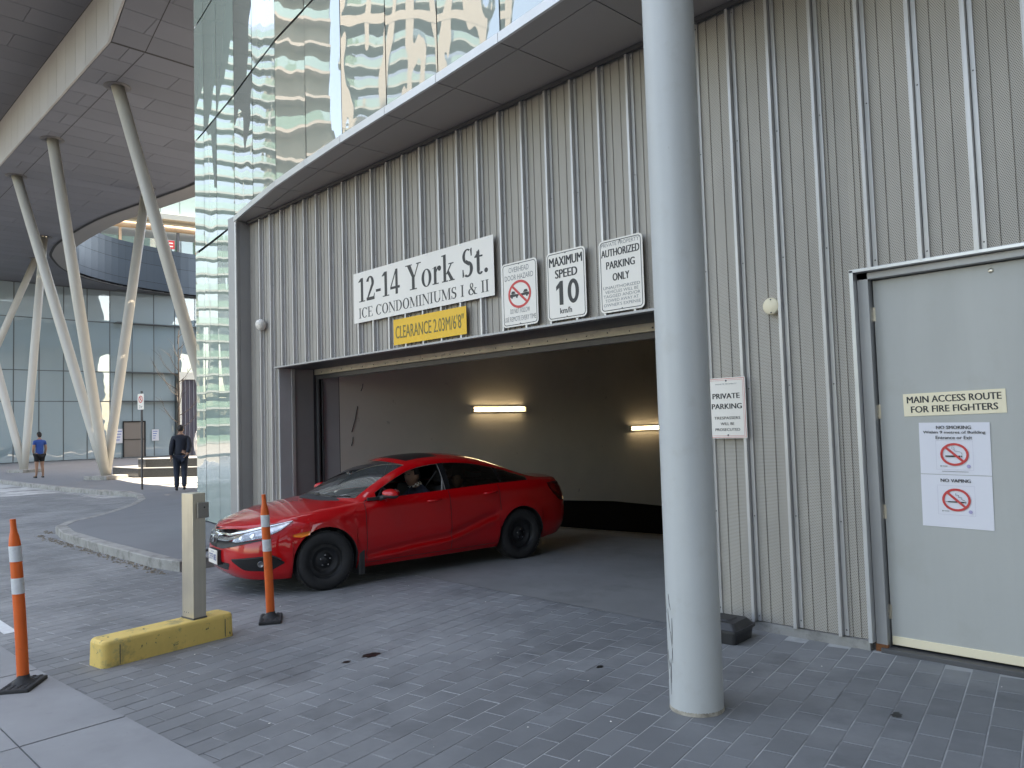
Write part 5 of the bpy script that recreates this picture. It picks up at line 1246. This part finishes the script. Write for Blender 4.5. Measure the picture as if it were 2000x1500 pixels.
# arch lips, liners
for q in (-1, 1):
    for ax in (AX_F, AX_R):
        m = MB(); V = []; n = 26
        for k in range(n+1):
            a = PI*k/n; x = ax-RA*math.cos(a); z = .325+RA*math.sin(a); 
            if k in (0, n): z = Zb0(x)
            p = surf(s_of_x(x), max(z, .21)); V += [Vector((p.x, p.y*q, p.z)), Vector((p.x, (p.y-.03)*q, p.z+.004)), Vector((ax-(RA-.004)*math.cos(a), .52*q, .325+(RA-.004)*math.sin(a)))]
        m.add(V, [(3*k+j, 3*k+j+1, 3*k+j+4, 3*k+j+3) for k in range(n) for j in (0, 1)], True); m.add([V[3*k+2] for k in range(n+1)], [tuple(range(n+1))])
        m.build('wheel_arch_liner', m_plast, car)
    # mud flap
    m = MB(); m.bbox(1.30, 1.37, min(.66*q, .90*q), max(.66*q, .90*q), .12, .46, .01); m.build('mud_flap', m_plast, car)
    # handles
    for x, z, pn in ((2.30, .865, 'front_door'), (3.13, .895, 'rear_door')):
        m = MB(); s = s_of_x(x); P = [surf(s_of_x(x+dx), z+dz, o_) for dx, dz, o_ in ((-.10, -.004, .004), (-.075, 0, .035), (0, .003, .042), (.08, .006, .036), (.10, .006, .004))]
        m.tube([Vector((p.x, p.y*q, p.z)) for p in P], [.010, .014, .015, .014, .010], 10); m.build('handle', m_red_paint, parts[pn+('_L' if q == -1 else '_R')])
    # mirror
    mr_ = MB(); bm = bmesh.new(); bmesh.ops.create_uvsphere(bm, u_segments=20, v_segments=12, radius=1)
    for v in bm.verts:
        c = v.co; v.co = Vector((1.68+c.x*(.11 if c.x < 0 else .045), q*(.985+c.y*.135), 1.0+c.z*.054*(1 if c.z > 0 else .8)-.01*c.y))
    bm.verts.index_update(); mr_.add([v.co.copy() for v in bm.verts], [tuple(v.index for v in f.verts) for f in bm.faces], True)
    mo = mr_.build('door_mirror', m_red_paint, car); mo_b = MB()
    bm2 = MB(); bm2.add([v.co*1.0+Vector((0, 0, -.012)) if v.co.z < 1.003 else Vector((v.co.x, v.co.y, .992)) for v in bm.verts], [tuple(v.index for v in f.verts) for f in bm.faces], True); bm2.build('mirror_base', m_plast, mo)
    m = MB(); m.tube([(1.60, q*.80, .935), (1.63, q*.85, .95), (1.66, q*.90, .965)], [.035, .026, .024], 10); m.bbox(1.44, 1.60, q*.83-.012, q*.83+.012, .925, .965, .006); m.build('mirror_arm', m_plast, mo)
    m = MB(); m.add([Vector((1.728, q*.985+.10*math.cos(t*PI/8), 1.0+.048*math.sin(t*PI/8))) for t in range(16)], [tuple(range(16))]); m.build('mirror_glass', m_chrome, mo); bm.free()
    # bright window surround
    # wipers
m = MB()
for y0, y1 in ((-.62, -.08), (-.05, .42)):
    P = []
    for t in (0, .3, .6, 1):
        y = y0+(y1-y0)*t; xcc = 1.13+.20*(abs(y)/.75)**2+.055*(1-t)+.02; P.append((xcc-.01, y, Zc(1.165-.01+.03*(1-t))+.016-.035*(abs(y)/.75)**2))
    m.tube(P, .007, 6)
m.build('wiper', m_trim, car)
m = MB()
V = []
for k in range(21):
    y = -.76+1.52*k/20; w = (abs(y)/.76)**2; V += [Vector((1.045+.22*w, y, .938-.028*w)), Vector((1.155+.23*w, y, .972-.030*w))]
m.add(V, [(2*k, 2*k+2, 2*k+3, 2*k+1) for k in range(20)], True); m.build('cowl_panel', m_plast, car)
# wind screen black frit border and A pillar gap are given by the trim; emblem
em = MB(); a = rounded(-.048, .048, .548, .632, .024, 6); b = [(x*.80, .59+(z-.59)*.80) for x, z in a]; n = len(a)
YZ = lambda p, x: Vector((x, p[0], p[1]))
em.add([YZ(p, -.040) for p in a]+[YZ(p, -.046) for p in b]+[YZ(p, -.020) for p in a], [(i, (i+1) % n, n+(i+1) % n, n+i) for i in range(n)]+[(i, (i+1) % n, 2*n+(i+1) % n, 2*n+i) for i in range(n)])
for sx in (-1, 1): em.prism([(sx*.032, .555), (sx*.020, .555), (sx*.014, .588), (sx*.014, .596), (sx*.020, .627), (sx*.034, .627), (sx*.026, .592)], .030, .048, Matrix(((0, 0, -1, 0), (1, 0, 0, 0), (0, 1, 0, 0), (0, 0, 0, 1))))
em.box(-.046, -.032, -.018, .018, .585, .598); em.build('grille_emblem', m_chrome, car)
# number plate
m = MB(); m.bbox(-.040, -.030, -.152, .152, .315, .467, .003); npl = m.build('number_plate', m_signw, car)
Mp = Matrix(((0, 1, 0, -.041), (-1, 0, 0, 0), (0, 0, 1, 0), (0, 0, 0, 1)))
m = MB(); put_text(m, 'CFTF 083', -.132, .132, .355, .422, 0, Mp, bold=.0015); m.build('plate_lettering', pbr('plate_blue', (.05, .07, .28), .5), npl)
m = MB(); put_text(m, 'ONTARIO', -.05, .05, .438, .452, 0, Mp); m.build('plate_heading', MATS['plate_blue'], npl)
m = MB(); m.bbox(-.031, .03, -.16, .16, .31, .47, .003); m.build('plate_bracket', m_plast, car)
# hood edges
# wheels
def wheel(ax, q, steer=0.0):
    w = empty('wheel', (ax, .775*q, .324)); w.parent = car; w.rotation_euler = (0, 0, steer)
    Mx = Matrix.Rotation(-q*PI/2, 4, 'X')
    hw = .1; prof = [(.190, -hw*.8), (.200, -hw*.95), (.25, -hw*1.05), (.296, -hw*.99), (.314, -hw*.84), (.321, -hw*.6), (.323, 0), (.321, hw*.6), (.314, hw*.84), (.296, hw*.99), (.25, hw*1.05), (.200, hw*.95), (.190, hw*.8)]
    m = MB(); m.lathe(prof, 56, Mx); ty = m.build('tyre', m_tyre, w)
    m = MB()
    for k in range(60):
        a = 2*PI*k/60
        for zz, off in ((-.078, 0), (-.028, .05), (.028, 0), (.078, .05)):
            Mk = Mx @ Matrix.Rotation(a+off, 4, 'Z') @ Matrix.Translation((.3205, 0, zz)); m.box(-.004, .0035, -.0125, .0125, -.019, .019, Mk)
    m.build('tread_blocks', m_tyre, ty)['kind'] = 'stuff'
    m = MB(); m.lathe([(.203, .088), (.199, .094), (.193, .090), (.189, .07), (.188, .062), (.178, .058), (.150, .068), (.140, .066), (.115, .040), (.090, .034), (.082, .040), (.060, .052), (.036, .052), (.034, .062), (.028, .066), (0, .066)], 56, Mx)
    m.lathe([(.205, -.08), (.19, -.05), (.18, .05)], 40, Mx); rim = m.build('rim', m_rim, w)
    m = MB()
    for k in range(16):
        a = 2*PI*k/16; Mk = Mx @ Matrix.Rotation(a, 4, 'Z') @ Matrix.Translation((.164, 0, .0655)) @ Matrix.Rotation(R(18), 4, 'Y'); m.add([Mk @ Vector((.011*math.cos(t*PI/5), .014*math.sin(t*PI/5), 0)) for t in range(10)], [tuple(range(10))])
    m.build('rim_slot', m_black, rim)['kind'] = 'stuff'
    for k in range(5):
        a = 2*PI*k/5+.3; Mk = Mx @ Matrix.Translation((.057*math.cos(a), .057*math.sin(a), .048)); m = MB(); m.lathe([(.011, 0), (.011, .018), (.007, .026), (0, .027)], 6, Mk, False); m.build('lug_nut', m_chrome, rim)
    return w
for q in (-1, 1): wheel(AX_F, q, R(-3)); wheel(AX_R, q)
# cabin
m = MB(); m.box(1.2, 4.1, -.70, .70, .22, .30); m.box(3.35, 4.2, -.66, .66, .9, .96); m.box(1.1, 1.2, -.75, .75, .3, .9); m.build('cabin_floor', m_plast, car)
m = MB(); m.bbox(1.22, 1.66, -.70, .70, .70, .925, .04); m.bbox(1.5, 1.66, -.62, -.16, .86, .985, .03); m.build('dashboard', m_plast, car)
m = MB(); Ms_ = Matrix.Translation((1.80, -.37, .86)) @ Matrix.Rotation(R(-65), 4, 'Y')
for k in range(24): m.tube([Ms_ @ Vector((.18*math.cos(a), .18*math.sin(a), 0)) for a in (2*PI*k/24, 2*PI*(k+1)/24)], .014, 6, False)
m.box(-.17, .17, -.02, .02, -.01, .01, Ms_); m.build('steering_wheel', m_plast, car)
def seat(x, y, back=True):
    s = empty('seat', (x, y, .30)); s.parent = car
    m = MB(); m.bbox(-.25, .25, -.24, .24, 0, .20, .05); m.build('cushion', m_cloth, s)
    Mb = Matrix.Translation((.20, 0, .12)) @ Matrix.Rotation(R(14), 4, 'Y'); m = MB(); m.bbox(-.06, .07, -.24, .24, 0, .60, .05, Mb); m.build('seat_back', m_cloth, s)
    m = MB(); m.bbox(-.05, .05, -.13, .13, .64, .82, .04, Mb); m.tube([Mb @ Vector((0, .05, .58)), Mb @ Vector((0, .05, .68))], .008, 6); m.build('head_rest', m_cloth, s)
seat(2.32, -.37); seat(2.32, .37); seat(3.10, -.37); seat(3.10, .37)
m = MB(); m.bbox(1.93, 1.96, -.12, .12, 1.19, 1.255, .012); m.tube([(1.95, 0, 1.25), (1.93, 0, 1.32)], .012, 6); m.build('rear_view_mirror', m_trim, car)
m = MB(); m.bbox(1.62, 1.70, .02, .10, 1.245-.06, 1.23, .01); m.build('dash_camera', m_trim, car)
# seat belts and pillar linings show pale through the open window
m = MB(); m.tube([(2.56, -.66, 1.22), (2.54, -.68, .98), (2.53, -.70, .75)], [.011, .013, .016], 8); m.build('pillar_lining', m_lining, car)
m = MB(); m.tube([(2.50, -.62, 1.20), (2.42, -.5, 1.02), (2.33, -.30, .78)], .008, 5); m.build('seat_belt', m_plast, car)
# underbody
m = MB(); m.box(.45, 4.15, -.60, .60, .19, .26); m.build('underbody', m_black, car)
# ================================================================== PEOPLE
def skinned(name, nodes, edges, mat, parent=None, loc=None, rz=None, sub=1, root=0):
    """nodes: list of (x, y, z, r) or (x, y, z, rx, ry)"""
    me = bpy.data.meshes.new(name); me.from_pydata([n[:3] for n in nodes], edges, [])
    o = bpy.data.objects.new(name, me); COL.objects.link(o)
    md = o.modifiers.new('skin', 'SKIN'); md.use_smooth_shade = True; md.branch_smoothing = .6
    sv = me.skin_vertices[0].data
    for i, n in enumerate(nodes): sv[i].radius = (n[3], n[4] if len(n) > 4 else n[3]); sv[i].use_root = (i == root)
    sb = o.modifiers.new('subdivision', 'SUBSURF'); sb.levels = sub; sb.render_levels = sub
    dg = bpy.context.evaluated_depsgraph_get(); me2 = bpy.data.meshes.new_from_object(o.evaluated_get(dg)); bpy.data.objects.remove(o)
    me2.name = name; me2.materials.clear(); me2.materials.append(mat); me2.polygons.foreach_set('use_smooth', [True]*len(me2.polygons))
    return link(name, me2, parent, loc, rz)
m_skin = pbr('skin', (.36, .20, .135), .55); m_hair = pbr('dark_hair', (.012, .010, .009), .7, bump=.01, bscale=60)
def head_mesh(c, r, yaw, tilt, mat, name, parent, roll_=0.0):
    """head with brow, eyes, nose, mouth, chin and ears; faces -y before yaw"""
    bm = bmesh.new(); bmesh.ops.create_uvsphere(bm, u_segments=28, v_segments=20, radius=1)
    for v in bm.verts:
        x, y, z = v.co
        k = 1-.20*max(0, -z)**1.2; x2, y2, z2 = x*.77*k, y*.93, z*1.16
        if y < 0 and z < -.1: y2 -= .10*max(0, -y)*(-z); 
        g = lambda cx, cz, sx, sz: math.exp(-((x-cx)/sx)**2-((z-cz)/sz)**2)
        if y < 0:
            y2 -= .26*g(0, -.12, .10, .16)+.06*g(0, .18, .5, .10)+.07*g(0, -.52, .22, .07)+.10*g(0, -.85, .35, .15)
            y2 += .10*(g(.30, .06, .14, .09)+g(-.30, .06, .14, .09))+.03*g(0, -.42, .2, .05)
        ear = math.exp(-((abs(x)-1)/.18)**2-((y-.02)/.16)**2-((z+.05)/.22)**2); x2 += math.copysign(.20*ear, x)
        v.co = (x2*r, y2*r, z2*r)
    me = bpy.data.meshes.new(name); bm.to_mesh(me); bm.free(); me.materials.append(mat); me.polygons.foreach_set('use_smooth', [True]*len(me.polygons))
    o = link(name, me, parent, c); o.rotation_euler = (tilt, roll_, yaw); return o
def hair_mesh(c, r, yaw, tilt, parent, low=-.25, vol=1.07, roll_=0.0):
    bm = bmesh.new(); bmesh.ops.create_uvsphere(bm, u_segments=32, v_segments=22, radius=1); rr = random.Random(2)
    kill = []
    for v in bm.verts:
        x, y, z = v.co
        if (y < -.42 and z < .50+.1*math.sin(5*x)) or (y < -.12 and z < .02): kill.append(v)
        elif z < low-.25*max(0, y) or (abs(x) > .62 and y < .22 and z < .12): kill.append(v)
        d = 1+.04*math.sin(9*x+3*z)+rr.uniform(-.02, .02); v.co = (x*.80*vol*r*d, y*.97*vol*r*d, z*1.18*vol*r*d)
    bmesh.ops.delete(bm, geom=kill, context='VERTS')
    me = bpy.data.meshes.new('hair'); bm.to_mesh(me); bm.free(); me.materials.append(m_hair); me.polygons.foreach_set('use_smooth', [True]*len(me.polygons))
    o = link('hair', me, parent, c); o.rotation_euler = (tilt, roll_, yaw)
    sd2 = o.modifiers.new('thick', 'SOLIDIFY'); sd2.thickness = .012; sd2.offset = -1
    return o
def face_bits(c, r, yaw, tilt, parent, roll_=0.0):
    Mh = Matrix.Translation(c) @ (Matrix.Rotation(yaw, 4, 'Z') @ Matrix.Rotation(roll_, 4, 'Y') @ Matrix.Rotation(tilt, 4, 'X'))
    for s in (-1, 1):
        m = MB(); m.lathe([(.0, .0), (.10, -.04), (.13, -.12)], 10, Mh @ Matrix.Translation((s*.29*r, -.80*r, .07*r)) @ Matrix.Rotation(PI/2, 4, 'X') @ Matrix.Diagonal((r, r*.6, r, 1))); m.build('eye', m_ink, parent)
        m = MB(); m.box(s*.29*r-.15*r, s*.29*r+.15*r, -.92*r, -.84*r, .22*r, .28*r, Mh); m.build('eyebrow', m_hair, parent)
    m = MB(); m.box(-.2*r, .2*r, -.97*r, -.9*r, -.52*r, -.47*r, Mh); m.build('mouth', pbr('lips', (.32, .12, .1), .5) if 'lips' not in MATS else MATS['lips'], parent)
def hand_nodes(N, Ed, wrist, palm_dir, side_dir, w_i):
    """palm plus four bent fingers and a thumb appended to a skin graph"""
    p = Vector(wrist); d = Vector(palm_dir).normalized(); s = Vector(side_dir).normalized(); b = d.cross(s)
    i0 = len(N); N.append((*(p+d*.05), .036, .018)); Ed.append((w_i, i0)); i1 = len(N); N.append((*(p+d*.085), .036, .014)); Ed.append((i0, i1))
    for k, (o_, L_) in enumerate(((-.030, .066), (-.010, .078), (.011, .073), (.030, .058))):
        a = len(N); q0 = p+d*.092+s*o_; N.append((*q0, .0095)); Ed.append((i1, a))
        N.append((*(q0+d*L_*.5+b*.008), .0088)); Ed.append((a, a+1)); N.append((*(q0+d*L_*.85+b*.026), .0078)); Ed.append((a+1, a+2))
    a = len(N); q = p+d*.035-s*.036; N.append((*q, .012)); Ed.append((i0, a)); N.append((*(q-s*.018+d*.032+b*.008), .010)); Ed.append((a, a+1)); N.append((*(q-s*.022+d*.055+b*.016), .009)); Ed.append((a+1, a+2))
def walker(name, label, loc, rz, h, lean, armL, armR, head_tilt, short, m_top, m_bot, stride):
    """standing figure, facing -y before rz. lean: forward bend of the upper body"""
    t = empty(name, loc, rz, label, 'person'); k = h/1.78
    hipz = .93; f = lambda x, y, z: (x*k, y*k, z*k)
    sh = Vector((0, -lean, 1.47-abs(lean)*.25)); ch = Vector((0, -lean*.6, 1.28))
    bk_ = 1.0 if short else 1.12
    N = [(*f(0, 0, .96), .150*k*bk_, .115*k*bk_), (*f(0, -lean*.25, 1.10), .142*k*bk_, .108*k*bk_), (*f(*ch), .172*k*bk_, .122*k*bk_), (*f(*sh), .135*k*bk_, .085*k*bk_), (*f(sh.x, sh.y-.015-lean*.15, sh.z+.085), .064*k, .064*k), (*f(sh.x, sh.y-.02-lean*.35, sh.z+.15), .05*k, .05*k)]
    Ed = [(0, 1), (1, 2), (2, 3), (3, 4), (4, 5)]; top = [0, 1, 2, 3]
    arms = []
    for s, arm in ((1, armL), (-1, armR)):
        a = len(N); N.append((*f(sh.x+s*.175, sh.y, sh.z-.015), .066*k*bk_)); Ed.append((3, a)); prev = a; seg = [a]
        for q, r in zip(arm[:-1], (.052*bk_, .044*bk_, .033)): N.append((*f(s*q[0], q[1], q[2]), r*k)); Ed.append((prev, len(N)-1)); prev = len(N)-1; seg.append(prev)
        w = arm[-2]; e = arm[-1]; wp = Vector(f(s*w[0], w[1], w[2])); dr_ = (Vector(f(s*e[0], e[1], e[2]))-wp); hand_nodes(N, Ed, wp, dr_, Vector((0, 1, 0)), prev); arms.append(seg)
    legs = []
    for s, (kn, an, toe) in zip((1, -1), stride):
        a = len(N); N.append((*f(s*.095, .0, .88), .105*k)); N.append((*f(s*kn[0], kn[1], kn[2]), .068*k)); N.append((*f(s*(kn[0]*.5+an[0]*.5), kn[1]*.5+an[1]*.5+.015, .32), .055*k)); N.append((*f(s*an[0], an[1], an[2]), .038*k)); N.append((*f(s*toe[0], toe[1], toe[2]), .034*k))
        Ed += [(0, a), (a, a+1), (a+1, a+2), (a+2, a+3), (a+3, a+4)]; legs.append([a, a+1, a+2, a+3])
    body = skinned('body', N, Ed, m_skin, t)
    def clothes(nm, ids, ed, mat, grow, cutmap=None, root=0):
        P = [N[i] for i in ids]; P = [(p[0], p[1], p[2], p[3]+grow, (p[4] if len(p) > 4 else p[3])+grow) for p in P]
        if cutmap:
            for i, q in cutmap.items(): P[i] = q
        return skinned(nm, P, ed, mat, t, root=root)
    # top
    ids = [0, 1, 2, 3, 4]; ed = [(0, 1), (1, 2), (2, 3), (3, 4)]; q4 = N[4]; cm = {4: (q4[0], q4[1], q4[2]-.012*k, .066*k, .066*k)}
    for seg in arms:
        use = seg if not short else seg[:2]; b = len(ids); ids += use; ed.append((3, b)); ed += [(b+i, b+i+1) for i in range(len(use)-1)]
        if short:
            A, Bn = N[seg[0]], N[seg[1]]; cm[b+1] = tuple(A[i]+(Bn[i]-A[i])*.62 for i in range(3))+(.062*k, .062*k)
    z0 = N[0]; cm[0] = (z0[0], z0[1], z0[2]-.13*k, z0[3]+.034, z0[4]+.034)
    clothes('shirt' if short else 'jacket', ids, ed, m_top, .018, cm)
    ids = [0]; ed = []; cm = {0: (N[0][0], N[0][1], N[0][2]-.0*k, N[0][3]+.010, N[0][4]+.010)}
    for lg in legs:
        use = lg[:2] if short else lg; b = len(ids); ids += use; ed.append((0, b)); ed += [(b+i, b+i+1) for i in range(len(use)-1)]
        if short: A, Bn = N[lg[0]], N[lg[1]]; cm[b+1] = tuple(A[i]+(Bn[i]-A[i])*.72 for i in range(3))+(.098*k, .098*k)
        else: cm[b+3] = (N[lg[3]][0], N[lg[3]][1], N[lg[3]][2]-.03, .062*k, .066*k)
    clothes('shorts' if short else 'trousers', ids, ed, m_bot, .018, cm)
    for lg, s, (kn, an, toe) in zip(legs, (1, -1), stride):
        hx = Vector(f(s*an[0], an[1]+.05, an[2]-.055)); tx = Vector(f(s*toe[0], toe[1]-.05, toe[2]-.005)); mid = hx.lerp(tx, .5)
        skinned('shoe', [(*hx, .040*k, .045*k), (*mid, .044*k, .036*k), (*tx, .040*k, .030*k)], [(0, 1), (1, 2)], m_black if not short else m_trim, t, root=1)
    hc = Vector(f(sh.x, sh.y-.03-lean*.9, sh.z+.235-abs(lean)*.25)); head_mesh(hc, .100*k, 0, head_tilt, m_skin, 'head', t); hair_mesh(hc, .100*k, 0, head_tilt, t, low=-.62, vol=1.10); face_bits(hc, .100*k, 0, head_tilt, t)
    return t
stand = (((.105, -.01, .50), (.125, .02, .085), (.15, -.10, .045)), ((.105, -.01, .50), (.125, .02, .085), (.15, -.10, .045)))
stepp = (((.10, -.05, .50), (.10, .03, .085), (.115, -.09, .045)), ((.09, -.01, .51), (.085, .20, .115), (.095, .09, .050)))
m_navy = pbr('navy_jacket', (.010, .014, .026), .75); m_jean = pbr('dark_jeans', (.018, .026, .045), .85); m_blue = pbr('blue_shirt', (.012, .07, .30), .75); m_shorts = pbr('black_shorts', (.010, .010, .012), .85)
# walking away from the viewer: facing -x, slightly +y
away = R(-111.7)
walker('person', 'person in a dark jacket and jeans with bowed head walking away across the plaza', (-22.0, 8.62, .126), away, 1.84, .10,
       ((.225, .0, 1.17), (.235, -.03, .93), (.24, -.06, .80)), ((.235, .05, 1.19), (.17, .155, .98), (.11, .16, .90)), R(30), False, m_navy, m_jean, stepp)
walker('person', 'person in a blue shirt and black shorts standing on the plaza, seen from behind', (-35.5, 8.3, .126), R(-80), 1.80, .0,
       ((.235, .02, 1.17), (.20, -.07, 1.0), (.12, -.12, .98)), ((.235, .02, 1.17), (.22, -.05, .95), (.21, -.07, .82)), R(4), True, m_blue, m_shorts, stand)
# driver and rear passenger sit in the car
def sitter(label, x, y, zs, yaw, hr, m_top, driver=False):
    Mx = car.matrix_basis @ Matrix.Translation((x, y, zs)); loc = Mx.translation
    t = empty('person', loc, car.rotation_euler.z-PI/2, label, 'person'); t.scale = (.955,)*3
    # local frame: faces -y (the car drives towards its -X)
    sc_ = 1.0
    N = [(0, .0, .10, .13, .10), (0, .03, .28, .125, .095), (0, .045, .44, .14, .10), (0, .03, .56, .105, .07), (0, -.005, .62, .060, .060), (0, -.035, .68, .055, .055)]
    Ed = [(0, 1), (1, 2), (2, 3), (3, 4), (4, 5)]; arms = []
    for s in (1, -1):
        a = len(N); N.append((s*.175, .03, .54, .052)); N.append((s*.235, -.13, .32, .044)); N.append((s*.17, -.33, .36, .032)); Ed += [(3, a), (a, a+1), (a+1, a+2)]
        hand_nodes(N, Ed, N[a+2][:3], (-s*.2, -1, .3), (0, 0, 1), a+2); arms.append((a, a+1, a+2))
        b = len(N); N.append((s*.10, -.12, .10, .085)); N.append((s*.13, -.46, .17, .062)); N.append((s*.12, -.62, -.12, .045)); Ed += [(0, b), (b, b+1), (b+1, b+2)]
    skinned('body', N, Ed, m_skin, t)
    ids = [0, 1, 2, 3]+[i for a in arms for i in a]+[4]; P = [(*N[i][:3], N[i][3]*1.12+.022, (N[i][4] if len(N[i]) > 4 else N[i][3])*1.12+.022) for i in ids]
    skinned('sweater', P, [(0, 1), (1, 2), (2, 3), (3, 4), (4, 5), (5, 6), (3, 7), (7, 8), (8, 9), (3, 10)], m_top, t)
    skinned('trousers', [(0, 0, .10, .145, .115), (.10, -.12, .10, .10), (.13, -.46, .17, .075), (.12, -.62, -.12, .055), (-.10, -.12, .10, .10), (-.13, -.46, .17, .075), (-.12, -.62, -.12, .055)], [(0, 1), (1, 2), (2, 3), (0, 4), (4, 5), (5, 6)], m_jean, t)
    hc = Vector((0, -.07, .745)); head_mesh(hc, hr, yaw, R(2), m_skin, 'head', t); hair_mesh(hc, hr, yaw, R(2), t, low=-.5, vol=1.12); face_bits(hc, hr, yaw, R(2), t)
    if driver:
        m = MB()
        for k in range(20):
            a0, a1 = 2*PI*k/20, 2*PI*(k+1)/20
            for r_ in range(2):
                V = [Vector(((.074+.020*(1-q))*math.cos(a), -.02+(.074+.020*(1-q))*math.sin(a), .628+.018*q+.022*math.sin(a))) for a, q in ((a0, r_), (a1, r_), (a1, r_+1), (a0, r_+1))]
                m.add(V, [(0, 1, 2, 3)]) if (k+r_) % 2 else None
        m.build('checked_collar', m_signw, t)
    return t
sitter('driver with short dark hair and checked collar at the open window of the red car', 2.33, -.42, .40, R(22), .108, pbr('dark_sweater', (.012, .016, .03), .9), True)
sitter('dim rear seat passenger of the red car behind tinted glass', 3.06, -.34, .30, R(35), .092, m_shorts)
